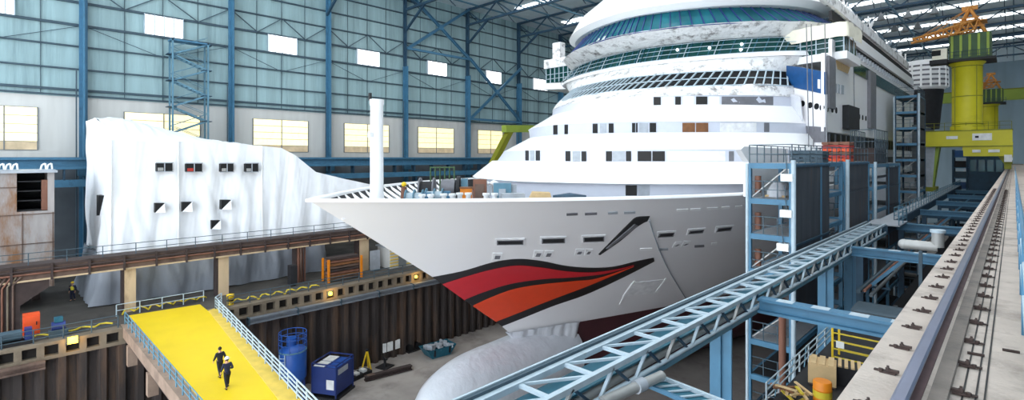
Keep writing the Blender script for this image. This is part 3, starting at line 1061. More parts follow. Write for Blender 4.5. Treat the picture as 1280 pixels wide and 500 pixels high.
def deck_outline(z, off, ymax=YE, nu=50):
    pts = []
    for side in (-1, 1):
        rg = range(nu, -1, -1) if side < 0 else range(1, nu + 1)
        for i in rg:
            y = stemY(z) + (ymax - stemY(z)) * (i / nu) ** 2.2
            pts.append((XC + side * max(0.01, halfb(y, z) - off), y + off, z))
    return pts


pts = deck_outline(DKZ, .15)
MB().add(pts, [tuple(range(len(pts)))]).build('foredeck', 'deck_grey', ship)
# bulwark: inner skin, ribs and the broad top rail
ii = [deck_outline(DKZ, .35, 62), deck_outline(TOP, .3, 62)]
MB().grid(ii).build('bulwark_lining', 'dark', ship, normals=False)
oo, i2 = deck_outline(TOP, -.12, 62), deck_outline(TOP, .42, 62)
MB().grid([[(a, b, TOP - .1) for a, b, c in oo], [(a, b, TOP + .06) for a, b, c in oo], [(a, b, TOP + .06) for a, b, c in i2], [(a, b, TOP - .1) for a, b, c in i2]]).build('bulwark_rail', 'ship_white', ship)
b = MB()
y = stem[0][0] + 1.8
while y < 36:
    for sd in (-1, 1):
        x0, x1 = XC + sd * (halfb(y, TOP) - .3), XC + sd * (max(.1, halfb(y, TOP) - 1.25))
        b.prism([(x0, y, TOP - .02), (XC + sd * (halfb(y, DKZ) - .3), y + .3, DKZ), (XC + sd * max(0.1, (halfb(y, DKZ) - 1.15)), y + .3, DKZ)], (0, .42, 0))
    y += 1.15
b.build('bulwark_rib', 'ship_white', ship)


def hit(bvh, px, py, tries=14, dx=.6):
    for k in range(tries):
        d = ray(px + dx * k, py)
        h = bvh.ray_cast(Vector((0, 0, 0)), d.normalized())
        if h[0] is not None:
            n = h[1]
            if n.dot(d) > 0:
                n = -n
            return h[0], n
    return None


def interp(pl, x):
    if x <= pl[0][0]:
        return pl[0][1]
    for (x0, y0), (x1, y1) in zip(pl, pl[1:]):
        if x <= x1:
            q = (x - x0) / (x1 - x0)
            return y0 + (y1 - y0) * q
    return pl[-1][1]


def smooth(pl, n=60):        # Catmull-Rom through pixel points
    out = []
    m = len(pl)
    for i in range(m - 1):
        p0, p1, p2, p3 = pl[max(0, i - 1)], pl[i], pl[i + 1], pl[min(m - 1, i + 2)]
        for k in range(8):
            t = k / 8
            out.append(tuple(.5 * (2 * p1[a] + (p2[a] - p0[a]) * t + (2 * p0[a] - 5 * p1[a] + 4 * p2[a] - p3[a]) * t * t + (3 * p1[a] - p0[a] - 3 * p2[a] + p3[a]) * t ** 3) for a in (0, 1)))
    out.append(pl[-1])
    return out


def skin_patch(name, bvh, top, bot, m, parent, off=.03, nu=60, nv=8, x0=None, x1=None, thick=None):
    """a thin shell that lies on a curved surface between two traced edges"""
    rows = []
    for i in range(nu + 1):
        u = i / nu
        a = (top[0][0] + (top[-1][0] - top[0][0]) * u)
        c = (bot[0][0] + (bot[-1][0] - bot[0][0]) * u)
        ya, yc = interp(top, a), interp(bot, c)
        row = []
        for k in range(nv + 1):
            v = k / nv
            h = hit(bvh, a + (c - a) * v, ya + (yc - ya) * v)
            if h is None:
                row = None
                break
            row.append(h[0] + h[1] * off)
        if row:
            rows.append(row)
    if len(rows) < 2:
        return None
    b = MB().grid(rows)
    # close the rim towards the surface so the patch has a thickness
    rim = [r[0] for r in rows] + [p for p in rows[-1][1:]] + [r[-1] for r in rows[::-1][1:]] + [p for p in rows[0][::-1][1:-1]]
    cen = sum((Vector(p) for p in rim), Vector()) / len(rim)
    nrm = (Vector(rows[0][0]) - Vector(rows[-1][-1])).cross(Vector(rows[-1][0]) - Vector(rows[0][-1])).normalized()
    if nrm.dot(cen) > 0:
        nrm = -nrm
    rim2 = [Vector(p) - nrm * (off + .02) for p in rim]
    n = len(rim)
    b.add(list(rim) + rim2, [(i, (i + 1) % n, n + (i + 1) % n, n + i) for i in range(n)])
    return b.build(name, m, parent)


T0 = smooth([(536, 347), (577, 339), (617, 327.5), (647, 323.5), (677, 326), (707, 332), (737, 334.5), (767, 333), (797, 326), (817, 322)])
T1 = smooth([(546.5, 357), (582, 345.5), (617, 336), (647, 331.5), (677, 334), (707, 338.5), (737, 340), (767, 337), (792, 331)])
T2 = smooth([(576.5, 376), (602, 365.5), (637, 354.5), (677, 348.5), (717, 346), (757, 341.5), (792, 331.8)])
T3 = smooth([(586.5, 384), (612, 372), (642, 361), (677, 355), (717, 351), (747, 347.5), (792, 332.5)])
T4 = smooth([(617.5, 402.5), (652, 389), (687, 375), (727, 360), (757, 347.8), (792, 333)])
T5 = smooth([(626.5, 408), (657, 396), (692, 382), (727, 370), (757, 357), (787, 342.5), (818, 326.5)])
art = skin_patch('lip_outline', hull_bvh, T0, T5, 'lip_black', ship, .03, 90, 24)
skin_patch('upper_lip', hull_bvh, T1, T2, 'lip_red', art, .05, 80, 10)
skin_patch('lower_lip', hull_bvh, T3, T4, 'lip_orange', art, .05, 80, 10)


def quad_patch(name, bvh, x0, y0, x1, y1, m, parent, off=.03, skew=0, slope=0., nu=4, nv=3):
    return skin_patch(name, bvh, [(x0 + skew, y0 + slope), (x1 + skew, y0)], [(x0, y1 + slope), (x1, y1)], m, parent, off, nu, nv)


for x0, y0, x1, y1, sl in ((619, 297.5, 656, 306.5, .5), (675, 295, 708, 304.5, .8), (727, 293, 757, 302.5, 1), (820, 288, 843, 296.5, 1.2), (858, 284.5, 880, 292, 1.5), (893, 281, 915, 289, 1.8)):
    fr = quad_patch('mooring_opening', hull_bvh, x0, y0, x1, y1, 'hull_mark', ship, .05, 2 if x0 > 800 else 0, sl)
    quad_patch('recess', hull_bvh, x0 + 2, y0 + 1.8, x1 - 2, y1 - 1.5, 'recess_grey', fr, .07, 2 if x0 > 800 else 0, sl)
    quad_patch('slot', hull_bvh, x0 + 3.5, y0 + 2.6, x1 - 3.5, y1 - 2.8, 'dark', fr, .09, 2 if x0 > 800 else 0, sl)
for x0, x1, y0, y1, sk in ((615, 627, 316, 325, 1), (666, 677, 313, 322, 2), (679, 690, 313, 322, 2), (718, 728, 311, 319, 2), (730, 739, 311, 319, 2), (840, 848, 302, 309, 4), (851, 859, 301, 308, 4)):
    fr = quad_patch('hull_fitting', hull_bvh, x0, y0, x1, y1, 'hull_mark', ship, .04, sk)
    quad_patch('fitting_grille', hull_bvh, x0 + 3, y0 + 3, x1 - 2.5, y1 - 2, 'recess_grey', fr, .07, sk)
for x0, x1, y, m in ((708, 722, 267, 'recess_grey'), (731, 746, 266.5, 'recess_grey'), (760, 772, 265.5, 'panel_grey'), (780, 794, 265, 'panel_grey'), (846, 860, 262, 'ship_white'), (863, 876, 261.3, 'ship_white'), (884, 897, 260, 'ship_white'), (902, 912, 259, 'ship_white'), (919, 928, 258, 'ship_white'), (823, 835, 311, 'panel_grey'), (868, 880, 307, 'recess_grey'), (800, 815, 311, 'ship_white'), (889, 896, 304, 'ship_white')):
    quad_patch('hull_slot', hull_bvh, x0, y - 1.2, x1, y + 1.4, m, ship, .05, 0, .6, 3, 2)
an = skin_patch('anchor_pocket', hull_bvh, [(748, 317.5), (768, 297), (792, 273), (797, 270.5), (812, 270)], [(750, 318.3), (775, 301), (796, 283), (805, 277.5), (809, 276)], 'dark', ship, .05, 16, 4)
skin_patch('anchor', hull_bvh, [(757, 309.5), (793, 279)], [(760, 309.5), (797, 281)], 'recess_grey', an, .12, 8, 2)
quad_patch('thruster_recess', hull_bvh, 778, 349, 819, 366, 'hull_mark', ship, .04, 12, 4, 8, 4)
skin_patch('recess_edge', hull_bvh, [(819, 364), (832, 347)], [(821, 366), (833, 348)], 'ship_white', ship, .07, 8, 2)
skin_patch('recess_edge', hull_bvh, [(774, 380), (781, 366), (792, 351)], [(775.5, 380), (783, 366), (794, 351)], 'ship_white', ship, .07, 8, 2)
cab = [hit(hull_bvh, 811 + 51 * k / 14 - 6 * math.sin(math.pi * k / 14), 274 + 106 * k / 14) for k in range(15)]
MB().path([h[0] + h[1] * .12 for h in cab if h], .05).build('ladder_rope', 'panel_grey', ship)

# bulb and its plastic wrapping
bz, bl = -18.7, 23.4
rows = []
for k in range(45):
    u = k / 44
    y = 21.3 + 16.5 * u
    r = math.sqrt(max(0, 1 - max(0, 1 - u / .42) ** 2.4))
    row = []
    for i in range(40):
        a = 2 * math.pi * i / 40
        wv = 1 + .018 * noise.noise((math.cos(a) * 3, math.sin(a) * 3, u * 1.2)) + .012 * math.sin(a * 17 + 4 * noise.noise((a, u * 3, 1)))
        row.append((XC + 2.7 * r * wv * math.cos(a), y, bz + .5 * u + 3.1 * r * wv * math.sin(a)))
    rows.append(row)
MB().grid(rows, True, True).build('bulb_wrapping', 'wrap', ship)
rows = []
for k in range(20):
    z = -14.75 - 4.6 * k / 19
    row = []
    for sd in (-1, 1):
        rg = range(60, -1, -1) if sd < 0 else range(1, 61)
        for i in rg:
            u = i / 60
            zz = max(z, -21)
            y = stemY(z) - .25 * (sd == 1 or sd == -1) + u * (37.6 - stemY(z))
            bb = halfb(y + .25, z) + .12 + (1.3 * (k / 19) ** 1.5) * (1 - .4 * u) + .09 * noise.noise((y * 2.2, z * .25, sd * 3)) + .07 * math.sin(y * 5 + 2 * noise.noise((y, z * .3, 1)))
            row.append((XC + sd * bb, y, z))
    rows.append(row)
MB().grid(rows).build('bow_wrapping', 'wrap', ship)


# --- superstructure tiers: each edge is a rounded U in plan
def ucurve(Z, Yf, L, B, ye, n=46, p=2.1, q=.6):
    h = []
    for i in range(n + 1):
        t = (i / n) ** 2
        h.append((B * (1 - (1 - t) ** p) ** q, Yf + t * L))
    h.append((B, max(ye, Yf + L + .5)))
    return [(XC - b, y, Z) for b, y in h[::-1]] + [(XC + b, y, Z) for b, y in h[1:]]


def tier(name, e0, e1, m, ye, cap=True, nz=1, wob=0.):
    rows = []
    for k in range(nz + 1):
        f = k / nz
        e = [a + (b - a) * f for a, b in zip(e0, e1)]
        r = ucurve(*e, ye)
        if wob and 0 < k < nz + 1:
            r = [(x, y - wob * noise.noise((x * .9, y * .9, z * 1.4)), z + wob * .8 * noise.noise((x * .5 + 7, y * .5, z))) for x, y, z in r]
        rows.append(r)
    b = MB().grid(rows)
    n = len(rows[0])
    if cap:
        b.add(rows[0], [tuple(range(n))])
        b.add(rows[-1], [tuple(range(n))])
    o = b.build(name, m, ship)
    return o, BVHTree.FromPolygons(b.v, [f for f in b.f if len(f) == 4])


SE = 110
_, w0 = tier('deck_wall', (DKZ, 32.9, 18, 17.5), (-2.0, 32.9, 18, 17.5), 'deck_wall_grey', SE)
tier('deck_band', (-2.05, 32, 18, 18), (-.36, 34.2, 20, 17.7), 'ship_white', SE)
_, w1 = tier('deck_wall', (-.4, 34.9, 20, 17.5), (.7, 36.05, 20, 17.62), 'deck_wall_grey', SE)
tier('deck_band', (.67, 36, 20, 17.7), (2.29, 39.57, 22, 17.4), 'ship_white', SE)
_, w2 = tier('deck_wall', (2.25, 39.68, 22, 17.25), (3.3, 39.25, 22, 16.95), 'deck_wall_grey', SE)
tier('deck_band', (3.26, 39.17, 22, 17), (5.05, 43.09, 22, 16.8), 'ship_white', SE)
_, w3 = tier('deck_wall', (5.0, 43.3, 22, 16.7), (6.1, 44.45, 18, 16.12), 'deck_wall_grey', SE)
tier('wrapped_band', (6.01, 44.34, 18, 16.2), (7.15, 46.9, 13, 15.6), 'wrap_white', SE, True, 4, .22)
gl0, gl1 = (7.1, 46.9, 13, 15.5), (8.85, 49.6, 11, 14.5)
tier('raked_glazing', gl0, gl1, 'glass_black', 70)
tier('wrapped_soffit', (8.8, 49.55, 11, 14.6), (10.55, 51.8, 11, 17.4), 'wrap_white', 66, True, 4, .15)
bw0, bw1 = (10.6, 51.8, 11, 17.5), (12.8, 53.07, 13, 17.5)
tier('sill_band', (10.3, 51.3, 11, 17.6), (10.75, 51.6, 11, 17.65), 'ship_white', 65)
_, wb = tier('bridge_glazing', bw0, bw1, 'glass_green', 64)
_, wwr = tier('wrapped_parapet', (12.6, 52.6, 13, 17.7), (13.72, 49.45, 16, 18.05), 'wrap_white', 64, True, 6, .14)
uw0, uw1 = (13.67, 49.6, 16, 17.6), (15.85, 50.9, 14, 14.6)
_, wu = tier('lounge_glazing', uw0, uw1, 'glass_teal', 66)
tier('visor', (15.75, 50.3, 14, 15.6), (16.3, 49.6, 15, 16.6), 'ship_white', 66)
tier('visor', (16.3, 49.6, 15, 16.6), (18.6, 51, 14, 15.4), 'ship_white', 66, True, 3)
tier('visor', (18.6, 51, 14, 15.4), (22, 55, 13, 12.5), 'ship_white', 70, True, 3)


def along(e, u, ye):       # u in -1..1 round the U, by plan position
    r = ucurve(*e, ye)
    n = len(r)
    f = (u * .5 + .5) * (n - 1)
    i = min(n - 2, int(f))
    q = f - i
    return Vector(r[i]).lerp(Vector(r[i + 1]), q)


def mullions(name, e0, e1, n, m, w, d, lean=0., ye=62, u0=-.97, u1=.97, rails=0):
    b = MB()
    for k in range(n + 1):
        u = u0 + (u1 - u0) * k / n
        a, c = along(e0, u, ye), along(e1, min(.99, max(-.99, u + lean)), ye)
        out = Vector((0, -d, 0)) + Vector((a.x - XC, 0, 0)).normalized() * d * .7
        b.bar(a + out, c + out, w)
    for q in range(rails + 1):
        f = q / max(1, rails)
        e = [x + (y - x) * f for x, y in zip(e0, e1)]
        r = [along(e, u0 + (u1 - u0) * k / 60, ye) for k in range(61)]
        for a, c in zip(r, r[1:]):
            out = Vector((0, -d, 0)) + Vector((a.x - XC, 0, 0)).normalized() * d * .7
            b.bar(a + out, c + out, w * .8)
    return b.build(name, m, ship)


mullions('glazing_frame', gl0, gl1, 50, 'pale_steel', .13, .08, .03, 62, -.99, .99, 2)
mullions('window_frame', bw0, bw1, 46, 'teal', .09, .05, .006)
mullions('guard_rail', (10.7, 51.5, 11, 17.7), (12.4, 52.6, 13, 17.7), 16, 'pale_steel', .06, .25, 0, 62, -.97, .97, 3)
mullions('window_frame', uw0, uw1, 44, 'machine_blue', .1, .06, .006)

# windows in the tiers (x ranges in the photo, rows per tier)
def deck_windows(bvh, y0, y1, items, bend=((0, 0), (1280, 0)), off=.06):
    for x0, x1, m in items:
        dy = interp(bend, (x0 + x1) / 2)
        quad_patch('window', bvh, x0, y0 + dy, x1, y1 + dy, m, ship, off, 0, 0, 2, 1)


deck_windows(w0, 231.5, 244.5, [(782, 796, 'black'), (797.5, 812, 'panel_grey'), (610, 620, 'panel_grey')])
deck_windows(w1, 189.5, 201.5, [(657, 661, 'dark'), (670, 675, 'dark'), (707, 713, 'black'), (727, 733, 'black'), (757.5, 765, 'black'), (766, 781, 'panel_grey'), (782.5, 789, 'black'), (797, 814, 'black'), (815.5, 831, 'black'), (911, 917, 'recess_grey'), (716, 725, 'panel_grey'), (663, 668, 'panel_grey'), (835, 906, 'hull_mark')], [(640, -1), (680, -.7), (720, .2), (780, 0)])
deck_windows(w2, 153.5, 165, [(672, 675, 'dark'), (692, 697, 'black'), (706, 710, 'black'), (741, 747, 'black'), (750, 758, 'panel_grey'), (761, 767, 'black'), (790, 794, 'black'), (795, 797, 'dark'), (799, 810, 'panel_grey'), (812, 820, 'black'), (853, 868.5, 'wood_brown'), (870, 885, 'wood_brown'), (955, 961, 'recess_grey'), (900, 945, 'hull_mark')], [(661, 4), (700, 2.6), (740, 1.2), (790, .3), (830, 0)])
deck_windows(w3, 121, 131.5, [(712, 717, 'dark'), (722, 728, 'dark'), (735, 741, 'dark'), (743, 749, 'wood_brown'), (774, 778, 'black'), (780, 787, 'black'), (791, 800, 'black'), (803, 815, 'ship_white'), (817, 826, 'black'), (829, 842, 'ship_white'), (844, 851, 'black'), (854, 867, 'ship_white'), (870, 884, 'black'), (886, 899, 'ship_white'), (902, 966, 'recess_grey')], [(700, 12), (720, 9), (745, 5.5), (780, 2.6), (820, .8), (860, 0)])
for px, py in ((815, 61), (853, 56), (886, 60), (926, 55)):
    pass
for px, py in ((847, 63), (887, 61), (927, 56), (926, 63)):
    h = hit(wb, px, py)
    if h:
        MB().ball(h[0] + h[1] * .1, .16).build('work_lamp', 'roof_light', ship)

# bridge wing on the far side
wx0, wx1, wy0, wy1 = -53.5, -46.5, 62.5, 67.5
MB().prism([(wx0 - .4, wy0 - .4, 10.9), (wx1, wy0 - .4, 10.4), (wx1, wy1, 10.4), (wx0 - .4, wy1, 10.9)], (0, 0, 1.0)).build('wing_floor', 'ship_white', ship)
MB().box(wx0, wx1, wy0, wy1, 11.9, 14.2).build('wing_glazing', 'glass_green', ship)
for k in range(9):
    x = wx0 + (wx1 - wx0) * k / 8
    MB().bar((x, wy0 - .05, 11.9), (x, wy0 - .05, 14.2), .12).build('wing_mullion', 'pale_steel', ship)
for k in range(4):
    MB().bar((wx1 + .05, wy0 + 1.6 * k, 11.9), (wx1 + .05, wy0 + 1.6 * k, 14.2), .12).build('wing_mullion', 'pale_steel', ship)
for z in (12.5, 13.2):
    MB().bar((wx0, wy0 - .1, z), (wx1, wy0 - .1, z), .08).build('wing_rail', 'pale_steel', ship)
MB().box(wx0 - .3, wx1, wy0 - .3, wy1, 14.2, 15.6).build('wing_roof', 'wrap_white', ship)
MB().box(-52.4, -50.9, wy0 + .2, wy0 + 1.5, 15.6, 18.2).build('wing_lamp_post', 'wrap_white', ship)


# --- port side of the superstructure
SX = -12.35


def plate(name, px, m, X=SX, t=.35, parent=ship):
    return MB().prism([P(a, b_, X=X) for a, b_ in px], (-t, 0, 0)).build(name, m, parent)


def strip(name, z0, z1, xa, xb, m, X=SX, t=.3, parent=ship):
    ya, yb = P(xa, 150, X=X).y, P(xb, 150, X=X).y
    return MB().box(X - t, X, ya, yb, z0, z1).build(name, m, parent)


AX, BX = D(983, 100, 52), P(1031, 100, X=SX)


def slant(px, py, off=0.):       # the canted wall between the front tiers and the straight side
    n = Vector((BX.y - AX.y, AX.x - BX.x, 0)).normalized()
    d = ray(px, py)
    a = Vector((AX.x, AX.y, 0)) + n * off * (-1 if n.dot(d) > 0 else 1)
    return d * (a.dot(n) / d.dot(n)), n * (-1 if n.dot(d) > 0 else 1)


def slant_plate(name, px, m, off=0., t=.25):
    pp = [slant(a, b_, off) for a, b_ in px]
    return MB().prism([q[0] for q in pp], -pp[0][1] * t).build(name, m, ship)


slant_plate('canted_wall', [(983, 108), (1031, 118), (1031, 186), (983, 186)], 'hull_white')
slant_plate('blue_panel', [(983, 82), (1000, 84), (1031, 90), (1031, 118), (1010, 113), (983, 107)], 'panel_blue', .04, .2)
slant_plate('blue_panel_mark', [(1022, 99), (1025, 99.5), (1025, 111), (1022, 110.5)], 'ship_white', .07, .05)
slant_plate('balcony_recess', [(1002, 157), (1031, 159), (1031, 178), (1000, 178)], 'recess_grey', .05, .1)
slant_plate('cover_sheet', [(970, 126), (983, 115), (1000, 121), (1003, 150), (999, 170), (990, 160), (980, 138)], 'wrap', .5, .08)
plate('side_screen', [(936, 246), (936, 203), (926, 187), (930, 183), (985, 186), (985, 246)], 'ship_white', SX)
strip('side_wall', 2.4, 9.6, 1031, 1142, 'hull_white')
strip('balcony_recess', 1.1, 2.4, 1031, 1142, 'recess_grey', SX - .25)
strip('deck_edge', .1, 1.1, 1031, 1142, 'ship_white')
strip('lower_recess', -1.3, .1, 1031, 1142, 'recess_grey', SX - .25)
strip('deck_edge', -2.3, -1.3, 1031, 1142, 'ship_white')
for k in range(26):
    y = P(1034, 150, X=SX).y + 2.3 * k
    if y > P(1140, 150, X=SX).y:
        break
    MB().box(SX - .45, SX - .2, y, y + 1.3, 1.15, 2.3).build('cabin_window', 'glass_black', ship)
MB().box(SX - .2, SX + .25, P(1033, 100, X=SX).y, P(1041, 100, X=SX).y, 4.6, 9.4).build('grey_fin', 'recess_grey', ship)
plate('beige_panel', [(1045, 72), (1066, 74), (1060, 92), (1048, 86)], 'crate_tan', SX + .08, .1)
strip('window_strip', 9.15, 10.5, 1068, 1092, 'glass_green', SX + .1, .4)
strip('window_strip', 9.0, 10.4, 1094, 1137, 'glass_green', SX + .1, .4)
strip('side_wall', 9.6, 11.3, 1040, 1142, 'hull_white')
MB().box(SX - .1, SX + .35, P(1084, 100, X=SX).y, P(1091, 100, X=SX).y, 3.5, 10.3).build('grey_fin', 'recess_grey', ship)
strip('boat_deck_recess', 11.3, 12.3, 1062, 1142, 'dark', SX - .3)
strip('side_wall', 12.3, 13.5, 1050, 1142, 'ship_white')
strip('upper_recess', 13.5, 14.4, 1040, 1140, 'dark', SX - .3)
strip('side_wall', 14.4, 15.4, 1028, 1136, 'wrap_white', SX + .1)
strip('wrapped_rail', 15.4, 16.2, 1030, 1134, 'wrap_white', SX - .8, .5)
for k in range(30):
    y = P(1064, 60, X=SX).y + 1.6 * k
    MB().box(SX - .1, SX + .15, y, y + .5, 11.0, 11.6).build('davit_bracket', 'panel_grey', ship)
MB().box(-44, SX - .6, 74, 112, 2.4, 15).build('deckhouse_core', 'hull_white', ship)
# portholes
for px, py in ((984, 125.5), (994, 127.5), (1003.5, 129.5), (1013, 131.5), (1021, 133), (1028, 134.5), (1034, 136), (1040, 137), (1045, 138), (1074, 146), (1078, 147), (1082, 148), (1086, 149), (1090, 150)):
    if px < 1031:
        p, n_ = slant(px, py)
    else:
        p, n_ = P(px, py, X=SX), Vector((1, 0, 0))
    MB().tube(p - n_ * .05, p + n_ * .06, .29, 14).build('porthole', 'glass_black', ship)
MB().box(SX - .2, SX + .55, P(1053, 140, X=SX).y, P(1067, 140, X=SX).y, 2.9, 5.3).build('side_door', 'dark', ship)
for k, (x0, x1) in enumerate(((1044, 1046), (1048, 1050), (1052, 1055))):
    plate('side_mark', [(x0, 104 + k), (x1, 105 + k), (x1, 116 + k), (x0, 115 + k)], 'panel_grey', SX + .06, .08)
# clutter on the upper edge
for k in range(46):
    y = R.uniform(P(1030, 60, X=SX).y, P(1134, 60, X=SX).y)
    z = 15.4
    MB().bar((SX - R.uniform(0, 1.2), y, z), (SX - R.uniform(0, 1.4), y + R.uniform(-.6, .9), z + R.uniform(.4, 1.9)), R.uniform(.1, .35)).build('wrapped_fitting', R.choice(['wrap_white', 'wrap_white', 'panel_grey', 'girt']), ship)
MB().prism([(-19.5, 58.5, 9.45), (-14, 57.2, 9.45), (-11.3, 57, 9.45), (-11.3, 63, 9.45), (-18, 63, 9.45)], (0, 0, .75)).build('wing_floor', 'ship_white', ship)
MB().prism([(-18.4, 58.5, 10.2), (-14, 57.5, 10.2), (-11.6, 57.3, 10.2), (-11.6, 62.5, 10.2), (-18, 62.5, 10.2)], (0, 0, 1.6)).build('wing_glazing', 'glass_green', ship)
rows = []
for k in range(7):
    z = 11.6 + 1.4 * k / 6
    row = []
    for (xa, ya), (xb, yb) in (((-20.5, 58.6), (-14, 57.1)), ((-14, 57.1), (-11.2, 56.9)), ((-11.2, 56.9), (-11.1, 63))):
        for q in range(12):
            f = q / 12
            x, y = xa + (xb - xa) * f, ya + (yb - ya) * f
            row.append((x + .1 * noise.noise((x * 2, y * 2, z)), y + .14 * noise.noise((x * 1.6, y * 1.6, z * 1.3)), z + (.12 * noise.noise((x * 1.1, y, 3)) if k in (0, 6) else 0)))
    rows.append(row)
MB().grid(rows).build('wing_canvas', 'wrap_cream', ship)
MB().prism([(-20, 58.8, 12.7), (-14, 57.3, 12.7), (-11.3, 57.1, 12.7), (-11.3, 63, 12.7), (-18, 63, 12.7)], (0, 0, .15)).build('wing_roof', 'wrap_cream', ship)
for x, y in ((-17, 58.1), (-15.5, 57.75), (-14, 57.4), (-12.8, 57.3), (-11.6, 57.2), (-11.5, 59), (-11.5, 61)):
    MB().bar((x, y, 10.2), (x, y, 11.8), .1).build('wing_mullion', 'pale_steel', ship)
for z in (10.7, 11.2):
    MB().bar((-18, 58.3, z), (-14, 57.3, z), .06).bar((-14, 57.3, z), (-11.5, 57.1, z), .06).build('wing_rail', 'pale_steel', ship)
for px in (1008, 1014, 1031, 1066):
    a = P(px, 30, X=SX + .4)
    MB().tube(a, P(px + 3, 184, X=SX + .4), .04, 5).build('hanging_cable', 'recess_grey', ship)

# funnel section aft
fc = Vector((-12.5, 127, 0))
MB().lathe(fc, [(2.4, 5.5), (2.7, 9), (3.1, 13.0)], 28).build('funnel_base', 'dark', ship)
MB().lathe(fc, [(3.1, 13.0), (3.6, 13.4), (3.7, 16.4), (3.4, 18.2), (3.0, 18.6)], 28).build('funnel_casing', 'ship_white', ship)
for z in (13.7, 14.6, 15.5, 16.4, 17.3):
    rr = 3.66 if z < 16.6 else 3.56
    MB().lathe(fc + Vector((0, 0, z)), [(rr, 0), (rr + .06, .05), (rr + .06, .3), (rr, .35)], 28).build('funnel_grille', 'recess_grey', ship)
for k in range(16):
    a = 2 * math.pi * k / 16
    MB().bar(fc + Vector((3.7 * math.cos(a), 3.7 * math.sin(a), 13.4)), fc + Vector((3.6 * math.cos(a), 3.6 * math.sin(a), 17.8)), .3).build('funnel_rib', 'ship_white', ship)
MB().box(-18, -11.2, 110, 130, -4, 5.6).build('aft_house', 'base_wall', ship)

# foremast
p = P(471, 251, X=XC)
p.z = DKZ
q = XC
h0 = 71.5 * (p.y * C - p.x * S) / 640
mb = MB().lathe(p, [(.62, 0), (.6, .4), (.44, 1.6), (.42, h0 + 3.5), (.47, h0 + 3.7), (.47, h0 + 3.95)], 24)
mast = mb.build('foremast', 'ship_white', ship)
MB().tube(p + Vector((-.35, -.3, h0 + 3.9)), p + Vector((-.35, -.3, h0 + 4.4)), .12).build('mast_lamp', 'black', mast)
MB().cbox(p + Vector((.1, -.52, h0 + 1.4)), .3, .25, .35).build('bracket', 'ship_white', mast)

# ------------------------------------------------------------------ loose gear on the foredeck


def dk(px, depth):
    d = D(px, 200, depth)
    return Vector((d.x, d.y, DKZ + .005))


def on_deck(name, label, cat, px, depth, group=None):
    p_ = dk(px, depth)
    return thing(name, label, cat, p_, group), p_


for px, dp, lab in ((521, 36.5, 'grey mooring winch on the foredeck next to the mast'), (546, 38, 'blue grey mooring winch in the middle of the foredeck')):
    t, p = on_deck('mooring_winch', lab, 'winch', px, dp)
    u, v = Vector((C, S, 0)), Vector((-S, C, 0))
    MB().cbox(p, 1.8, 1.0, .3, TH).build('bed', 'blue_grey_steel', t)
    MB().tube(p - u * .8 + Vector((0, 0, .95)), p + u * .4 + Vector((0, 0, .95)), .45, 16).build('drum', 'pale_steel', t)
    for q in (-.8, -.2, .4):
        MB().tube(p + u * q + Vector((0, 0, .95)), p + u * (q + .07) + Vector((0, 0, .95)), .68, 18).build('flange', 'blue_grey_steel', t)
    MB().cbox(p + u * .75 + Vector((0, 0, .3)), .5, .6, 1.1, TH).build('motor', 'blue_steel', t)
t, p = on_deck('steel_locker', 'brown red steel locker standing on the foredeck', 'locker', 600, 39)
MB().cbox(p, 1.0, .8, 2.25, TH).build('body', 'pier_rust', t)
MB().cbox(p + Vector((S * .42, -C * .42, .2)), .7, .06, 1.7, TH).build('door', 'rust_brown', t)
t, p = on_deck('switch_cabinet', 'blue grey cabinet block on the foredeck in front of the first deck', 'cabinet', 628, 38)
MB().cbox(p, 1.3, .9, 2.0, TH).build('body', 'blue_grey_steel', t)
MB().cbox(p + Vector((C * .85, S * .85, 0)), .4, .5, 1.9, TH).build('column', 'panel_grey', t)
MB().cbox(p + Vector((S * .48, -C * .48, .5)), .5, .06, 1.1, TH).build('door', 'panel_grey', t)
t, p = on_deck('tarp_tent', 'low beige canvas cover with peaked top on the foredeck', 'tent', 675, 34.5)
u, v = Vector((C, S, 0)), Vector((-S, C, 0))
up = Vector((0, 0, 1))
MB().prism([p - u * .9 + up * .7, p + u * .9 + up * .7, p + u * .7 + up * 1.5, p - u * .5 + up * 1.55], v * 1.3).build('canvas', 'crate_tan', t)
MB().box(p.x - .5, p.x + .5, p.y - .1, p.y + .9, p.z, p.z + .8).build('frame', 'girt', t)
t, p = on_deck('covered_boat', 'small dinghy under a blue cover on the foredeck', 'boat', 713, 34.8)
rows = []
for k in range(9):
    f = -1 + k / 4
    ww = .55 * (1 - abs(f) ** 3) + .04
    rows.append([p + u * (1.15 * f) + v * (ww * math.cos(a) + .5) + up * (1.05 + .42 * math.sin(a) * (1 - .4 * abs(f))) for a in [2 * math.pi * j / 12 for j in range(12)]])
MB().grid(rows, True, True).build('cover', 'blue_steel_dark', t)
MB().cbox(p + v * .5 + up * .0, 1.6, .5, .75, TH).build('cradle', 'blue_steel', t)
t, p = on_deck('gas_crate', 'orange crate on the foredeck beside the brown red locker', 'crate', 583, 40)
MB().cbox(p, .9, .8, 1.5, TH).build('body', 'orange', t)
MB().cbox(p + up * 1.5, 1.0, .9, .1, TH).build('lid', 'wood_brown', t)
t, p = on_deck('buoy_post', 'dark post with a yellow ball top on the foredeck', 'post', 505, 40)
MB().tube(p, p + up * 1.6, .3, 12, .22).build('post', 'pier_rust', t)
MB().ball(p + up * 1.8, .2).build('ball', 'yellow', t)
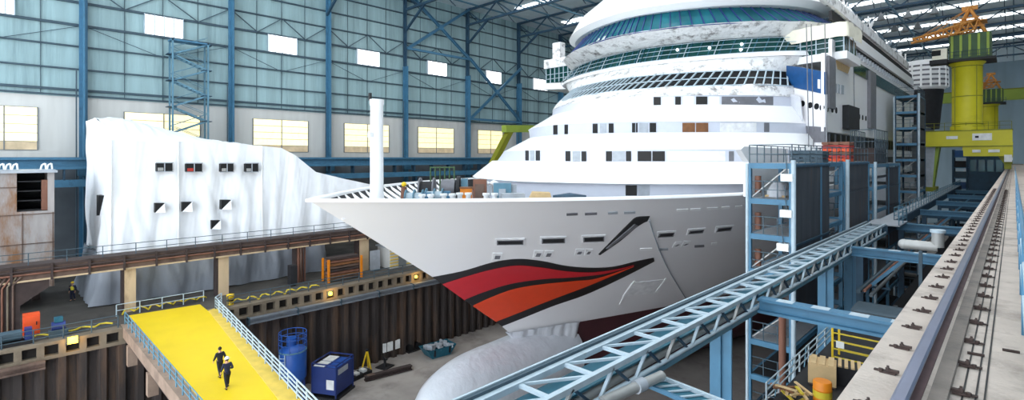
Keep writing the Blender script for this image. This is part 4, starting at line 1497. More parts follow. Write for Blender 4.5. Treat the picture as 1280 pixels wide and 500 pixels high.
for i, (px, dp) in enumerate(((533, 35), (560, 35.5), (580, 36.4), (613, 36))):
    t, p = on_deck('bollard', ('low white twin bollard on the foredeck, %s from the mast' % ('nearest', 'second', 'third', 'farthest')[i]), 'bollard', px, dp, 'foredeck bollards')
    for q in (-.3, .3):
        MB().lathe(p + u * q, [(.22, 0), (.18, .2), (.18, 1.2), (.26, 1.25), (.26, 1.4)], 12).build('post', 'ship_white', t)
    MB().cbox(p, 1.1, .5, .12, TH).build('base', 'pale_steel', t)
t, p = on_deck('hose_drum', 'dark hose drum on the foredeck between the two winches', 'drum', 534, 41)
MB().tube(p + up * 1.2 - u * .5, p + up * 1.2 + u * .5, .8, 18).build('drum', 'dark', t)
for q in (-.6, .5):
    MB().tube(p + up * 1.2 + u * q, p + up * 1.2 + u * (q + .1), 1.1, 22).build('flange', 'recess_grey', t)
MB().cbox(p, 1.2, .8, .4, TH).build('stand', 'girt', t)
t, p = on_deck('windlass', 'grey anchor windlass with dark gears left of the brown red locker', 'windlass', 566, 41.5)
MB().cbox(p, 2.2, 1.2, .6, TH).build('bed', 'blue_grey_steel', t)
MB().tube(p + up * 1.4 - u * .9, p + up * 1.4 + u * .2, .75, 18).build('drum', 'recess_grey', t)
MB().tube(p + up * 1.4 + u * .35, p + up * 1.4 + u * .6, 1.0, 22).build('gear_wheel', 'dark', t)
MB().cbox(p + u * .95 + up * .6, .5, .8, 1.6, TH).build('motor', 'blue_grey_steel', t)
t, p = on_deck('vent_pipe', 'pair of white mushroom vents on the foredeck right of the locker', 'vent', 612, 40.5)
for q in (-.35, .35):
    MB().lathe(p + u * q, [(.16, 0), (.16, 1.7), (.34, 1.75), (.34, 1.95), (.1, 2.1)], 14).build('vent', 'ship_white', t)
MB().cbox(p, 1.2, .5, .12, TH).build('base', 'pale_steel', t)
t, p = on_deck('pallet_stack', 'low stack of grey boards on the foredeck before the deck front', 'stack', 641, 36)
for q in range(4):
    MB().cbox(p + up * .36 * q, 1.6, .9, .3, TH + .05 * q).build('board', 'panel_grey' if q % 2 else 'recess_grey', t)
t, p = on_deck('safety_fence', 'short dark green fence standing on the far foredeck', 'fence', 553, 52)
for k in range(6):
    q = p + u * (-1.2 + .48 * k)
    MB().bar(q, q + up * 3.0, .1).build('picket', 'crane_green', t)
MB().bar(p - u * 1.2 + up * 2.9, p + u * 1.2 + up * 2.9, .12).build('rail', 'crane_green', t)

# ------------------------------------------------------------------ crane runway at the right edge
RH = -1.8
ex = -.94
struct(MB().box(ex, -.36, -3, 215, RH - 1.1, RH).build('runway_kerb', 'runway'))
struct(MB().box(-.36, 26, -3, 215, RH - 1.1, RH - .06).build('runway', 'runway'))
b = MB()
b.box(-.46, -.355, -3, 215, RH - .06, RH + .004)
struct(b.build('trim_%d' % ti, 'runway_dark'))
ti += 1
b = MB()
for x in (-.29, -.215, -.165):
    b.box(x, x + .012, -3, 215, RH - .07, RH - .052)
struct(b.build('trim_%d' % ti, 'black'))
ti += 1
struct(MB().box(ex + .25, 26, -3, 215, DOCK, RH - 1.1).build('wall_dock_right', 'dark'))

t = thing('crane_rail', 'worn steel crane rail with bolted clips on the concrete runway', 'rail', (-.565, 40, RH))
rx = -.565
rows = []
prof = [(-.075, 0), (-.075, .015), (-.02, .03), (-.015, .085), (-.042, .095), (-.045, .125), (-.03, .135), (.03, .135), (.045, .125), (.042, .095), (.015, .085), (.02, .03), (.075, .015), (.075, 0)]
MB().grid([[(rx + a, y, RH + z) for a, z in prof] for y in (-2, 30, 100, 214)], False).build('rail_profile', 'rail_rust', t)
MB().grid([[(rx + a, y, RH + z) for a, z in ((-.046, .11), (-.046, .127), (-.031, .138), (.031, .138), (.046, .127), (.046, .11))] for y in (-2, 30, 100, 214)], False).build('rail_head', 'rail_steel', t)


def clip(x, y, sgn):
    b = MB()
    z = RH if sgn < 0 else RH - .05
    b.cbox((x, y, z), .11, .06, .016)
    b.cbox((x - sgn * .04, y, z + .018), .07, .038, .018)
    b.cbox((x + sgn * .07, y + .012, z), .055, .032, .012)
    b.lathe((x, y, z + .018), [(.018, 0), (.018, .026), (.01, .028), (.01, .044)], 6)
    b.lathe((x + sgn * .045, y - .02, z + .012), [(.018, 0), (.018, .022)], 6)
    return b


c0 = clip(rx - .19, 1.28, -1).build('rail_clip', 'clip_rust', t)
c1 = clip(rx + .27, 1.35, 1).build('rail_clip', 'clip_rust', t)
for k in range(1, 50):
    for c_ in (c0, c1):
        o = c_.copy()
        COL.objects.link(o)
        o.location = (R.uniform(-.006, .006), .79 * k + R.uniform(-.03, .03), 0)
tag(MB().cbox((rx + .3, 1.78, RH - .05), .07, .06, .012, .4).cbox((rx + .33, 1.74, RH - .05), .05, .05, .03, .9).build('paper_scrap', 'white_paint'), 'crumpled white scrap of paper beside the crane rail near the camera', 'paper')
for k, (px, py) in enumerate(((1218, 444), (1262, 440))):
    p = P(px, py, Z=RH - .06)
    tag(MB().bar(p + Vector((-.05, 0, .012)), p + Vector((.07, .01, .012)), .03, .02).build('steel_offcut', 'clip_rust'), ('dark flat steel offcut beside the outer rail clips', 'short dark steel offcut near the blue railing')[k], 'scrap')
t = thing('runway_railing', 'blue painted railing along the right edge of the crane runway', 'railing', (.07, 20, RH))
for k in range(14):
    y = .98 + 2.2 * k
    MB().bar((.075, y, RH - .06), (.075, y, RH + 1.05), .035, .035).build('post', 'blue_steel', t)
for z in (.35, .7, 1.05):
    MB().tube((.075, .4, RH + z), (.075, 60, RH + z), .014 if z < 1 else .02).build('rail', 'pale_steel' if z < 1 else 'blue_steel', t)
MB().box(.085, .095, .4, 60, RH - .06, RH + .1).build('toe_board', 'pale_steel', t)

# ------------------------------------------------------------------ lattice gangway along the dock
XA, XB = -8.0, -7.03
ZT, ZL = -5.13, -5.85
t = thing('gangway', 'long blue and white lattice gangway carrying pipes along the dock', 'gangway', ((XA + XB) / 2, 40, DOCK))
g0, g1 = 3.5, 48
MB().bar((XA, g0, ZT), (XA, g1, ZT), .16, .14).build('top_chord', 'pale_steel', t)
MB().bar((XB, g0, ZT), (XB, g1, ZT), .14, .14).build('top_chord', 'pale_steel', t)
MB().bar((XA - .12, g0, ZT + .1), (XA - .12, g1, ZT + .1), .1, .08).build('cable_tray', 'girt', t)
MB().bar((XA - .2, g0, ZT + .14), (XA - .2, g1, ZT + .14), .06, .06).build('tray_edge', 'pale_steel', t)
MB().bar((XB, g0, ZL), (XB, g1, ZL), .14, .16).build('bottom_chord', 'blue_grey_steel', t)
MB().bar((XA, g0, ZL), (XA, g1, ZL), .14, .16).build('bottom_chord', 'blue_steel', t)
MB().box(XA + .05, XB - .1, g0, g1, ZT - .32, ZT - .27).build('floor_plate', 'teal', t)
for k, (x, r, m) in enumerate(((XB - .22, .11, 'pipe_grey'), (XB - .5, .12, 'pipe_grey'), (XB + .02, .07, 'pale_steel'))):
    MB().tube((x, g0, ZL + (.2, .17, .12)[k]), (x, g1, ZL + (.2, .17, .12)[k]), r, 12).build('pipe', m, t)
y = g0
k = 0
while y < g1 - 1.7:
    y2 = y + 1.62
    MB().bar((XB, y, ZT), (XA, y, ZT), .1, .08).build('cross_bar', 'pale_steel', t)
    MB().bar((XB, y2, ZT), (XA, y, ZT), .07, .06).build('lacing_bar', 'pale_steel', t)
    MB().bar((XB + .03, y, ZL), (XB + .03, y + .7, ZT), .08, .06).build('side_diagonal', 'pale_steel' if k % 3 else 'pipe_grey', t)
    MB().bar((XB + .02, y + .7, ZT), (XB + .02, y2, ZL), .08, .06).build('side_diagonal', 'blue_steel_dark', t)
    y = y2
    k += 1
for px in (912, 1040, 1072):
    yy = P(px, 420, X=XB).y
    MB().ibeam((XB - .3, yy, DOCK), (XB - .3, yy, ZL - .1), .42, .42, .08).build('support_column', 'blue_steel', t)

t = thing('walkway', 'flat grey blue walkway continuing from the lattice gangway towards the crane', 'walkway', (-7.5, 90, DOCK))
MB().box(XA - .3, XB + .9, 48, 52, ZT - .1, ZT).build('platform', 'panel_grey', t)
MB().box(XA, XB, 52, 126, ZT - .15, ZT).build('deck', 'panel_grey', t)
MB().bar((XB, 48, ZT - .4), (XB, 126, ZT - .4), .3, .7).build('girder', 'blue_steel_dark', t)
MB().bar((XA, 48, ZT - .4), (XA, 126, ZT - .4), .3, .7).build('girder', 'blue_steel_dark', t)
railing('railing', [(XB + .85, 48, ZT), (XB + .85, 52, ZT), (XB, 52.2, ZT), (XB, 126, ZT)], 1.0, 3, 2.2, 'blue_grey_steel', t, .025, .035)

nth = ['nearest', 'second nearest', 'third', 'fourth', 'fifth', 'sixth', 'farthest']
for k in range(7):
    y = (20.6, 36.3, 52, 67, 82, 97, 112)[k]
    z = -5.6
    t = thing('cross_strut', 'blue cross beam between lattice gangway and crane runway, %s to the camera' % nth[k], 'beam', (-4, y, z), 'blue cross beams')
    MB().ibeam((XB + (.1 if k < 2 else .17), y, z), (ex + .22, y, z), .5, .55, .1).build('beam', 'blue_steel', t)
    if k < 2:
        for q in range(5):
            x = -6.3 + 1.15 * q
            MB().box(x, x + .55, y - .2, y + .2, z + .275, z + .285).build('top_patch', 'pale_steel', t)
    else:
        MB().ibeam((XB + .17, y + 4, z - .6), (ex + .22, y + 4, z - .6), .4, .6, .1).build('lower_beam', 'blue_steel_dark', t)
    if k:
        MB().bar((XB + .6, y, z - 2.4), (XB + 2.6, y, z - .2), .18).build('knee_brace', 'blue_steel', t)
        MB().bar((XB + .5, y, DOCK), (XB + .5, y, z - .2), .35).build('column', 'blue_steel_dark', t)

# ------------------------------------------------------------------ staging towers beside the ship
def staging(label, xa, xb, y0, y1, ztop, panels, step=2.1, toprail=True, bays=1, mposts='blue_steel'):
    t = thing('staging_tower', label, 'staging', ((xa + xb) / 2, (y0 + y1) / 2, DOCK))
    ys = [y0 + (y1 - y0) * k / bays for k in range(bays + 1)]
    for x in (xa, xb):
        for y in ys:
            MB().bar((x, y, DOCK), (x, y, ztop), .24, .24).build('post', mposts, t)
    MB().tube((xb + .12, y0 - .14, DOCK), (xb + .12, y0 - .14, ztop + .2), .13, 10).build('white_riser', 'pale_steel', t)
    MB().tube((xa - .1, y0 - .1, DOCK), (xa - .1, y0 - .1, ztop), .09, 10).build('white_riser', 'pale_steel', t)
    z = ztop
    lv = 0
    while z > DOCK + 2:
        f = MB()
        f.bar((xa, y0, z - .14), (xb, y0, z - .14), .2, .32)
        f.bar((xa, y1, z - .14), (xb, y1, z - .14), .2, .32)
        for x in (xa, xb):
            f.bar((x, y0, z - .14), (x, y1, z - .14), .16, .28)
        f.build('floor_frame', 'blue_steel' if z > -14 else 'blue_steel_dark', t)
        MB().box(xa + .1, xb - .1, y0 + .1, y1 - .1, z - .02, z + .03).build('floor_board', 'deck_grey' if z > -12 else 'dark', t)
        if z < ztop:
            h = MB()
            for q in range(4):
                x = xa + (xb - xa) * q / 3
                h.bar((x, y0 + .03, z), (x, y0 + .03, z + 1.05), .05)
            h.bar((xa, y0 + .03, z + 1.05), (xb, y0 + .03, z + 1.05), .05)
            h.bar((xa, y0 + .03, z + .55), (xb, y0 + .03, z + .55), .04)
            h.build('hand_rail', 'girt', t)
            if lv % 2:
                MB().bar((xa, y0 + .1, z), (xb, y0 + .1, z + step), .07).build('diagonal', 'pipe_grey', t)
        z -= step
        lv += 1
    for a, c, z0, z1 in panels:
        n = max(1, int((z1 - z0) / 4.1))
        for q in range(n):
            zz0, zz1 = z0 + (z1 - z0) * q / n, z0 + (z1 - z0) * (q + 1) / n
            MB().box(xb + .02, xb + .08, a, c, zz0 + .06, zz1 - .06).build('mesh_panel', 'mesh_panel', t)
            MB().bar((xb + .1, a, zz1), (xb + .1, c, zz1), .08, .12).build('panel_rail', 'blue_steel_dark', t)
    if toprail:
        h = MB()
        n = max(3, int((y1 - y0) / 1.2))
        for q in range(n + 1):
            y = y0 + (y1 - y0) * q / n
            h.bar((xb, y, ztop), (xb, y, ztop + 1.1), .05)
            h.bar((xa, y, ztop), (xa, y, ztop + 1.1), .05)
        for z in (.55, 1.1):
            h.bar((xb, y0, ztop + z), (xb, y1, ztop + z), .045)
            h.bar((xa, y0, ztop + z), (xb, y0, ztop + z), .045)
            h.bar((xa, y0, ztop + z), (xa, y1, ztop + z), .045)
        h.build('top_rail', 'girt', t)
    return t


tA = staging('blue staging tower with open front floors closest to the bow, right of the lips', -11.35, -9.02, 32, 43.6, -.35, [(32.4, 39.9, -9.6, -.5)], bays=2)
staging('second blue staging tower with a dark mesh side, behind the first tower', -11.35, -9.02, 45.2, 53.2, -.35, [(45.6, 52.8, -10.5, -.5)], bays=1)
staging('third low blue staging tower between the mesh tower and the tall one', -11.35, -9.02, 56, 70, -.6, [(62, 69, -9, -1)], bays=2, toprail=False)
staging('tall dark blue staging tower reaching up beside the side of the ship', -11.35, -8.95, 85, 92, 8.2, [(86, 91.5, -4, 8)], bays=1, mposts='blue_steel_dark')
for i, (px, py) in enumerate(((984, 224), (983, 269), (979, 311))):
    p = P(px, py, Y=31.8)
    MB().cbox(p + Vector((0, 0, -.12)), .62, .3, .42, 0).build('white_box', 'white_paint', tA)
    MB().bar(p + Vector((0, 0, .3)), p + Vector((-.1, 0, 1.7)), .04).build('box_cable', 'girt', tA)
for z in (-1.6, -3.8, -6.0):
    MB().tube((-11.0, 32.4, z - .5), (-11.0, 32.4, z + .5), .18, 12).build('red_valve', 'pier_rust', tA)
p = Vector((-10.4, 34.4, -4.3))
# stacks on the top floor
for k, (y, lab, m) in enumerate(((39.5, 'low grey pile of scaffold couplers on the first staging tower', 'girt'), (47.5, 'orange red bundle of scaffold frames stacked on the second staging tower', 'orange_red'))):
    t = thing('frame_stack', lab, 'stack', (-10, y, -.3))
    for q in range(6 if k else 3):
        z = -.31 + .26 * q
        b = MB()
        for x in (-10.9, -10.2, -9.5):
            b.box(x, x + .4, y - .9, y + .9, z, z + .2)
        b.box(-11, -9.1, y - .8, y - .65, z + .05, z + .25).box(-11, -9.1, y + .65, y + .8, z + .05, z + .25)
        b.build('frame', ('orange_red', 'red_paint', 'pier_rust')[q % 3] if k else 'girt', t)
t = thing('mesh_cage', 'dark tall mesh cage on the staging in front of the ship side', 'cage', (-10.2, 58, -.6))
b = MB()
for q in range(9):
    b.bar((-9.1, 57 + .8 * q, -.57), (-9.1, 57 + .8 * q, 2.6), .06)
    b.bar((-11, 57 + .8 * q, -.57), (-11, 57 + .8 * q, 2.6), .06)
for z in (.4, 1.5, 2.6):
    b.bar((-9.1, 57, z), (-9.1, 63.4, z), .06).bar((-11, 57, z), (-11, 63.4, z), .06).bar((-11, 57, z), (-9.1, 57, z), .06)
b.build('cage_bars', 'girt', t)
MB().box(-10.9, -9.2, 57.2, 63.2, -.57, .9).build('load', 'rust_dark', t)
t = thing('wrapped_pallet', 'white plastic wrapped load on an upper floor of the first staging tower', 'load', (-10.5, 34.5, -2.4))
rows = [[Vector((-10.4 + .75 * math.cos(a) * (1 - .06 * k * k), 34.6 + 1.2 * math.sin(a) * (1 - .06 * k * k), -2.42 + .3 * k + .1 * noise.noise((a, k, 1)))) for a in [2 * math.pi * j / 16 for j in range(16)]] for k in range(4)]
MB().grid(rows, True, True).add(rows[3], [tuple(range(16))]).build('plastic_wrap', 'wrap', t)
MB().box(-11, -9.8, 33.6, 35.6, -2.43, -2.3).build('pallet', 'crate_tan', t)

# ------------------------------------------------------------------ lower service platform below the runway
PZ = -9.0
struct(MB().box(-6.4, ex + .22, 8, 34, PZ - .3, PZ).build('floor_service', 'dark'))


def pl(px, py):
    return P(px, py, Z=PZ)


p = pl(1028, 478)
t = thing('wooden_crate', 'tan wooden crate with open slatted top on the lower platform', 'crate', p)
MB().cbox(p + Vector((0, 0, .08)), .95, 1.0, .75, .2).build('box', 'crate_tan', t)
for q in (-.3, 0, .3):
    MB().cbox(p + Vector((q * .98, q * .2, .84)), .2, 1.04, .06, .2).build('slat', 'crate_tan', t)
MB().cbox(p, .9, .9, .08, .2).build('skid', 'rust_brown', t)
p = pl(1062, 480)
t = thing('wooden_crate', 'dark crate topped by pale slats half hidden by the runway edge', 'crate', p)
MB().cbox(p, .85, .9, .75, .2).build('box', 'dark', t)
for q in range(4):
    MB().cbox(p + Vector((-.32 + .21 * q, -.06 + .04 * q, .75)), .12, .95, .06, .2).build('slat', 'crate_tan', t)
p = pl(1028, 508)
t = thing('barrel', 'orange barrel with yellow label standing on the lower platform', 'barrel', p)
MB().lathe(p, [(.29, 0), (.3, .05), (.3, .3), (.315, .32), (.3, .34), (.3, .62), (.315, .64), (.3, .66), (.3, .9), (.27, .93)], 20).build('drum', 'orange', t)
MB().lathe(p + Vector((0, 0, .36)), [(.307, 0), (.307, .24)], 20).build('label', 'hose_yellow', t)
p = pl(988, 500)
t = thing('timber_pile', 'untidy pile of yellow timber and boards on the lower platform', 'timber', p)
for k in range(14):
    a = R.uniform(0, 3.1)
    c0 = p + Vector((R.uniform(-.4, .5), R.uniform(-.4, .4), .06 + .035 * k))
    d0 = Vector((math.cos(a), math.sin(a), R.uniform(-.05, .12))) * R.uniform(.25, .55)
    MB().bar(c0 - d0, c0 + d0, .1, .05).build('board', R.choice(['crate_tan', 'hose_yellow', 'crate_tan', 'wood_brown']), t)
p = pl(1097, 412)
t = thing('container', 'grey ribbed container with domed lid on the lower platform', 'container', p)
p = p + Vector((0, .4, 0))
MB().cbox(p, 2.0, 2.2, .95).build('body', 'container_grey', t)
b = MB()
for k in range(10):
    b.cbox(p + Vector((-.92 + .2 * k, -1.12, .05)), .09, .06, .85)
    b.cbox(p + Vector((-1.02, -1.0 + .22 * k, .05)), .06, .09, .85)
b.build('rib', 'container_grey', t)
MB().grid([[p + Vector((x, 1.15 * math.cos(a), .95 + .14 * math.sin(a))) for a in [math.pi * j / 10 for j in range(11)]] for x in (-1.05, 1.05)]).build('lid', 'girt', t)
p = pl(1068, 470)
t = thing('rack', 'yellow tube rack of long shelves below the blue cross beam', 'rack', p)
a0, a1 = P(1045, 440, X=-4.9), P(1100, 440, X=-2.0)
y = 26.0
for x in (-5.7, -3.8, -1.5):
    for yy in (y, y + 1.2):
        MB().bar((x, yy, PZ), (x, yy, PZ + 1.6), .08).build('upright', 'yellow', t)
for z in (.25, .6, .95, 1.3, 1.6):
    for yy in (y, y + 1.2):
        MB().bar((-5.7, yy, PZ + z), (-1.5, yy, PZ + z), .05).build('rail', 'hose_yellow' if z < 1.5 else 'yellow', t)
MB().cbox((-5.4, y - .06, PZ + .7), .3, .04, .28).build('sign', 'white_paint', t)
t = thing('duct', 'fat grey ventilation duct with upright stub above the dark dock', 'duct', P(1152, 308, X=-3.2))
a, c = P(1130, 305, X=-3.9), P(1170, 311, X=-2.6)
c.y = a.y
c.z = a.z
MB().tube(a, c, .24, 16).build('pipe', 'pipe_grey', t)
MB().ball(a, .25).build('elbow', 'pipe_grey', t)
MB().tube(c, c + Vector((0, 0, .75)), .24, 16).build('stub', 'pipe_grey', t)
MB().tube(c + Vector((0, 0, .7)), c + Vector((0, 0, .84)), .3, 16).build('flange', 'pale_steel', t)
MB().bar(a.lerp(c, .5) + Vector((0, 0, -.2)), (a.lerp(c, .5).x, a.y, PZ), .14).build('stand', 'girt', t)
p = P(978, 440, X=-8.2)
t = thing('standpipe', 'red brown standpipe behind the blue cross beam', 'pipe', (p.x, p.y, DOCK))
MB().tube((p.x, p.y, DOCK), (p.x, p.y, -7.0), .17, 12).build('pipe', 'pier_rust', t)
MB().tube((p.x, p.y, -7.2), (p.x, p.y, -7.0), .25, 12).build('flange', 'rust_brown', t)
# stair with light railings down to the platform
a, c = pl(958, 506), pl(1040, 424)
t = thing('platform_railing', 'pale tube railing along the open edge of the lower platform', 'railing', a)
railing('rails', [a, c], .8, 3, 1.3, 'pale_steel', t, .03, .035)
for k in range(5):
    q = a.lerp(c, (k + .5) / 5)
    MB().bar(q, q + Vector((-.05, .5, .8)), .04).build('stay', 'blue_grey_steel', t)
# large pipe and side gangway at the bottom
t = thing('main_pipe', 'thick pale pipe with bolted joint under the gangway, bottom centre', 'pipe', P(800, 478, X=-6.6))
a, c = P(752, 503, X=-6.9), P(826, 470, X=-6.6)
MB().tube(a, c, .13, 16).build('pipe', 'pipe_grey', t)
MB().tube(c.lerp(a, .32), c.lerp(a, .45), .17, 16).build('joint', 'panel_grey', t)
MB().ball(c, .135).build('end_cap', 'pipe_grey', t)
t = thing('side_gangway', 'small blue white side gangway branching off at the bottom centre', 'gangway', P(850, 490, Z=-6.2))
a, c = P(812, 474, Z=-5.95), P(905, 512, Z=-5.95)
n_ = Vector((0, 0, 1)).cross((c - a).normalized()).normalized() * .35
for sgn in (-1, 1):
    MB().bar(a + n_ * sgn, c + n_ * sgn, .08, .1).build('chord', 'pale_steel' if sgn > 0 else 'blue_steel', t)
MB().bar(a - Vector((0, 0, .05)), c - Vector((0, 0, .05)), .55, .03).build('floor', 'teal', t)
for k in range(6):
    MB().bar(a.lerp(c, k / 6) - n_, a.lerp(c, (k + 1) / 6) + n_, .05, .04).build('lacing_bar', 'pale_steel', t)
# things far down in the dark dock
for k, (x, y, m, lab) in enumerate(((-16, 42, 'red_paint', 'red machine half hidden in the dark dock under the hull'),)):
    t = thing('machine', lab, 'machine', (x, y, DOCK))
    MB().cbox((x, y, DOCK + .4), 2.6, 3.4, 1.5).build('body', m, t)
    MB().cbox((x, y, DOCK), 2.2, 3.0, .4).build('chassis', 'black', t)
    MB().cbox((x + .5, y - .8, DOCK + 1.9), 1.2, 1.2, .6).build('cab', 'dark', t)
# pipes, beams and gear in the dark slot between the gangway and the dock wall
t = thing('pipe_run', 'bundle of dark pipes running below the lattice gangway', 'pipes', (-6.4, 40, -10.2))
for k, (x, z, r, m) in enumerate(((-6.3, -7.6, .12, 'girt'), (-6.0, -7.5, .08, 'pier_rust'), (-5.7, -7.7, .1, 'container_grey'))):
    MB().tube((x, 34.5, z), (x, 120, z), r, 10).build('pipe', m, t)
for k in range(6):
    MB().bar((-6.9, 38 + 14 * k, -7.95), (-5.3, 38 + 14 * k, -7.95), .12).build('pipe_hanger', 'blue_steel_dark', t)
spec = (('cable_drum', 'dark cable drum lying in the slot under the second cross beam', 'drum', -4.2, 42.5, 'wood_brown'),
        ('red_container', 'dull red box container deep in the slot beyond the duct', 'container', -3.0, 61, 'red_paint'),
        ('pump_set', 'yellow pump set half dark in the slot behind the grey container', 'pump', -5.4, 40, 'yellow'))
for nm, lab, cat, x, y, m in spec:
    z0 = -11.0
    nm = 'container' if nm == 'red_container' else nm
    t = thing(nm, lab, cat, (x, y, z0))
    if nm == 'cable_drum':
        MB().tube((x - .5, y, z0 + .9), (x + .5, y, z0 + .9), .5, 18).build('core', 'girt', t)
        for q in (-.6, .5):
            MB().tube((x + q, y, z0 + .9), (x + q + .1, y, z0 + .9), .9, 22).build('flange', m, t)
    elif nm == 'container':
        MB().cbox((x, y, z0), 2.0, 4.5, 2.6).build('body', m, t)
        for q in range(8):
            MB().cbox((x - .85 + .24 * q, y - 2.28, z0 + .1), .1, .06, 2.3).build('rib', m, t)
    else:
        MB().cbox((x, y, z0), .9, 1.6, .25).build('skid', 'girt', t)
        MB().tube((x, y - .6, z0 + .75), (x, y + .2, z0 + .75), .36, 16).build('motor', m, t)
        MB().lathe((x, y + .5, z0 + .25), [(.35, 0), (.4, .3), (.3, .8), (.12, 1.3)], 14).build('pump_body', 'container_grey', t)
struct(MB().box(-6.4, ex + .22, 36.5, 110, -11.3, -11.0).build('floor_slot', 'dark'))

# ------------------------------------------------------------------ yellow cranes
def crane(label, yc, xc, k, jib=True):
    t = thing('portal_crane', label, 'crane', (xc, yc, RH))
    MB().lathe((xc, yc, 0), [(1.95, 4.0), (1.95, 4.6), (1.75, 4.8), (1.75, 13.6), (2.1, 14.0), (2.1, 14.4)], 32).build('column', 'crane_yellow', t)
    b = MB()
    for z in (4.9, 9, 13.4):
        b.lathe((xc, yc, z), [(1.79, 0), (1.79, .12)], 32)
    for q in (-1.3, 1.1):
        b.bar((xc + q, yc - 1.36, 4.8), (xc + q, yc - 1.36, 13.6), .12, .05)
    b.build('column_seam', 'crane_olive', t)
    MB().box(-9.9, -.1, yc - 1.8, yc + 1.8, 1.7, 4.0).build('portal_beam', 'crane_yellow', t)
    MB().box(-9.9, -.05, yc - 1.86, yc + 1.86, 3.9, 4.05).box(-9.9, -.05, yc - 1.86, yc + 1.86, 1.6, 1.72).build('beam_flange', 'crane_olive', t)
    MB().box(-5.3, -.1, yc - 1.7, yc + 1.7, .2, 1.6).build('lower_beam', 'crane_yellow', t)
    MB().prism([(-9.8, yc - 1.2, 1.7), (-8.5, yc - 1.2, 1.7), (-8.9, yc - 1.2, -5.0), (-9.6, yc - 1.2, -5.0)], (0, 2.4, 0)).build('leg', 'panel_grey', t)
    MB().prism([(-8.5, yc - 1.1, 1.7), (-8.0, yc - 1.1, 1.7), (-8.75, yc - 1.1, -4.6), (-8.9, yc - 1.1, -4.6)], (0, 2.2, 0)).build('leg_brace', 'crane_light_green', t)
    MB().box(-9.9, -8.4, yc - 2.2, yc + 2.2, -5.15, -4.5).build('bogie', 'crane_olive', t)
    MB().prism([(-1.6, yc - 1.2, .2), (-.1, yc - 1.2, .2), (-.3, yc - 1.2, -1.0), (-.9, yc - 1.2, -1.0)], (0, 2.4, 0)).build('leg', 'crane_olive', t)
    MB().box(-.95, -.2, yc - 2.2, yc + 2.2, -1.62, -.9).build('bogie', 'crane_olive', t)
    MB().box(-.95, -.15, yc - 2.3, yc - 2.2, -.6, .4).build('lamp_panel', 'white_paint', t)
    for x0, x1, z0, z1 in ((-7.2, -5.9, 2.75, 3.2), (-4.3, -2.2, 2.5, 3.5), (-4.3, -3.4, .75, 1.15), (-2.6, -1.4, .75, 1.15)):
        MB().box(x0, x1, yc - 1.84, yc - 1.79, z0, z1).build('sign_plate', 'white_paint', t)
    MB().box(-4.0, -3.6, yc - 1.87, yc - 1.83, 2.85, 3.15).build('sign_mark', 'dark', t)
    railing('railing', [(-9.8, yc - 1.8, 4.05), (-.2, yc - 1.8, 4.05)], 1.1, 2, 1.2, 'crane_olive', t, .03, .04)
    # slewing house, cab and lattice jib
    x0, x1 = xc - 1.9, xc + 2.7
    MB().box(x0, x1, yc - 2.4, yc + 2.4, 14.4, 18.0).build('machine_house', 'crane_green', t)
    b = MB()
    for q in range(5):
        x = x0 + .35 + q * (x1 - x0 - .7) / 4
        b.box(x - .14, x + .14, yc - 2.5, yc - 2.38, 14.7, 17.9)
    b.build('rib', 'crane_light_green', t)
    MB().box(x0 - .4, x1 + .5, yc - 2.7, yc + 2.7, 14.1, 14.45).build('platform', 'dark', t)
    railing('railing', [(x0 - .4, yc - 2.6, 14.45), (x1 + .5, yc - 2.6, 14.45)], 1.1, 2, 1, 'girt', t, .03, .04)
    MB().box(x0 - 1.9, x0 - .2, yc - 2.9, yc - 1.3, 14.6, 16.2).build('cab', 'wrap_cream', t)
    MB().box(x0 - 1.95, x0 - .9, yc - 2.95, yc - 2.0, 15.2, 16.0).build('cab_window', 'glass_black', t)
    MB().box(x0 - 2.2, x0 - .2, yc - 3.0, yc - 1.2, 13.9, 14.6).build('cab_floor', 'dark', t)
    tip = Vector((x0 - 4.2, yc - 4.5, 17.3))
    root = Vector((xc + .9, yc - 1.2, 18.6))
    apex = Vector((xc + .3, yc, 22.2))
    dv = (tip - root)
    sd = Vector((0, .9, 0))
    up = Vector((.25, 0, 1.0))
    b = MB()
    ch = [(sd * -1, 1), (sd, 1), (sd * -1 + up * 1.5, .35), (sd + up * 1.5, .35)]
    n = 8
    pts = []
    for q in range(n + 1):
        f = q / n
        w = 1 - .65 * f
        pts.append([root + dv * f + o * w for o, _ in ch])
    for q in range(n):
        for e in range(4):
            b.bar(pts[q][e], pts[q + 1][e], .2)
        for e, g_ in ((0, 1), (2, 3), (0, 2), (1, 3)):
            b.bar(pts[q][e], pts[q + 1][g_], .12)
            b.bar(pts[q][e], pts[q][g_], .12)
    b.build('jib', 'jib_orange', t)
    b = MB()
    for s_ in (-1, 1):
        for fx in (-1.4, 2.2):
            b.bar((xc + fx, yc + 1.4 * s_, 18.0), apex + Vector((0, .4 * s_, 0)), .3)
        b.bar((xc - 1.2, yc + 1.3 * s_, 19.2), (xc + 2.0, yc + 1.3 * s_, 19.2), .18)
        b.bar((xc - .8, yc + s_, 20.6), (xc + 1.4, yc + s_, 20.6), .18)
    b.bar(apex + Vector((-.9, 0, 0)), apex + Vector((.9, 0, 0)), .5, .6)
    b.box(xc - 1.5, xc + 2.2, yc - 1.5, yc + 1.5, 19.9, 20.05)
    b.build('apex_frame', 'jib_orange', t)
    MB().bar(apex, tip + Vector((.4, 0, .4)), .09).bar(apex, pts[5][2], .09).build('stay_rope', 'jib_orange', t)
    return t


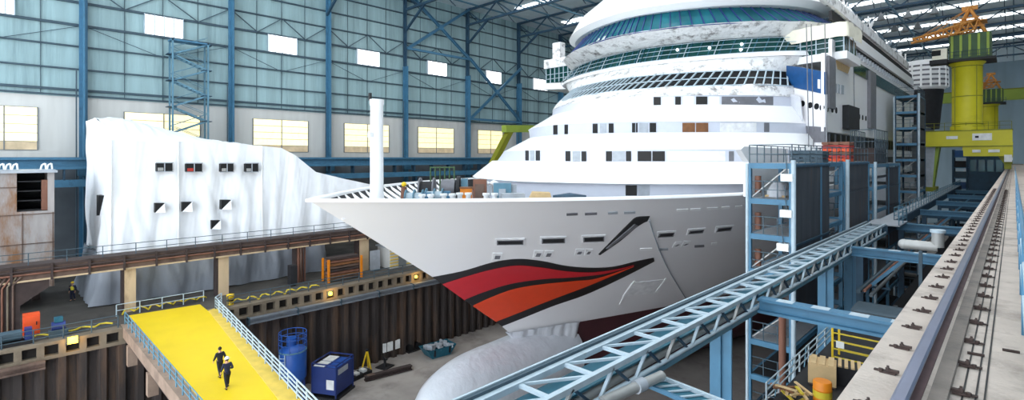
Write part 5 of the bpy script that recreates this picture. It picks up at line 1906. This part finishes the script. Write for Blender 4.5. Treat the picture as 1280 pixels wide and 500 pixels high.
crane('large yellow portal crane with green machine house and lattice jib, nearer of two', 102, -4.95, 0)
crane('smaller looking yellow portal crane behind the nearer one, further down the runway', 186, -4.6, 1)
t = thing('gantry_beam', 'long light green gantry beam spanning the far end of the hall', 'beam', (-14, 205, 0))
MB().box(-34, 6, 204, 206.5, 16.6, 19.6).build('girder', 'crane_light_green', t)
MB().box(-34, 6, 203.8, 206.7, 19.5, 19.8).build('flange', 'crane_olive', t)
for x in (-33.5, 3):
    MB().box(x, x + 2, 204.2, 206.3, DOCK, 16.6).build('leg', 'crane_light_green', t)
t = thing('control_house', 'dark blue glazed control house under the nearer yellow crane', 'hut', (-3, 118, DOCK))
MB().box(-5.6, -1.1, 119, 125, DOCK, .3).build('wall', 'blue_steel_dark', t)
MB().box(-5.8, -1.0, 118.8, 125.2, .3, .5).build('roof', 'panel_grey', t)
for k in range(4):
    MB().box(-5.4 + 1.1 * k, -4.6 + 1.1 * k, 118.95, 119, -2.4, -.4).build('window', 'glass_teal', t)
t = thing('storage_rack', 'tall dark blue storage rack between crane leg and control house', 'rack', (-7, 112, DOCK))
for x in (-8.2, -6.2):
    for y in (128, 131):
        MB().bar((x, y, DOCK), (x, y, 1.5), .3).build('post', 'blue_steel_dark', t)
for k in range(8):
    MB().box(-8.3, -6.1, 128, 131, -14 + 2 * k, -13.85 + 2 * k).build('shelf', 'blue_steel', t)
    MB().cbox((-7.2, 129.5, -13.85 + 2 * k), 1.6, 2.2, 1.2).build('stored_load', R.choice(['girt', 'dark', 'panel_blue']), t)
t = thing('yellow_gantry', 'green yellow inclined gantry leg behind the far side of the ship', 'gantry', P(640, 180, X=-66))
a, c = P(603, 230, X=-66), P(638, 162, X=-66)
MB().box(-66.7, -65.3, a.y - .8, a.y + .8, QUAY, a.z + .6).build('foot_post', 'crane_light_green', t)
MB().bar(a, c, 1.1, 1.0).build('leg', 'crane_olive', t)
a, c = P(630, 161, X=-66), P(700, 161, X=-66)
MB().bar(a, c, 1.2, 1.3).build('beam', 'crane_light_green', t)

# ------------------------------------------------------------------ light
wd = bpy.data.worlds.new('sky')
sc.world = wd
wd.use_nodes = True
bg = wd.node_tree.nodes['Background']
bg.inputs['Color'].default_value = (.86, .93, 1, 1)
bg.inputs['Strength'].default_value = 4.0
for i, (x, y) in enumerate(((-58, 20), (-30, 8), (-30, 40), (-58, 55), (-6, 25), (-6, 60), (-20, 100))):
    l = bpy.data.lights.new('roof_fill_light', 'AREA')  # area lights added under the roof as fill, without fixtures
    l.shape = 'RECTANGLE'
    l.size, l.size_y = 14, 4
    l.energy = 2200
    l.color = (1, .98, .95)
    o = bpy.data.objects.new('roof_fill_light', l)
    o.location = (x, y, 30.6)
    COL.objects.link(o)

cam = bpy.data.cameras.new('camera')
cam.sensor_width = 36
cam.lens = 18
cam.shift_y = -53 / 1280
cam.clip_start = .05
cam.clip_end = 800
co = bpy.data.objects.new('camera', cam)
co.location = (0, 0, 0)
co.rotation_euler = (math.pi / 2, 0, TH)
COL.objects.link(co)
sc.camera = co
for o in COL.objects:
    if o.parent is None:
        if o.type == 'MESH' or o.type == 'EMPTY' or o.type in ('LIGHT', 'CAMERA'):
            o.location.z += CZ
sc.view_settings.view_transform = 'Standard'
sc.view_settings.look = 'None'
sc.view_settings.exposure = .14
sc.view_settings.gamma = 1
sc.view_settings.use_curve_mapping = False
sc.cycles.use_denoising = True
sc.cycles.max_bounces = 6
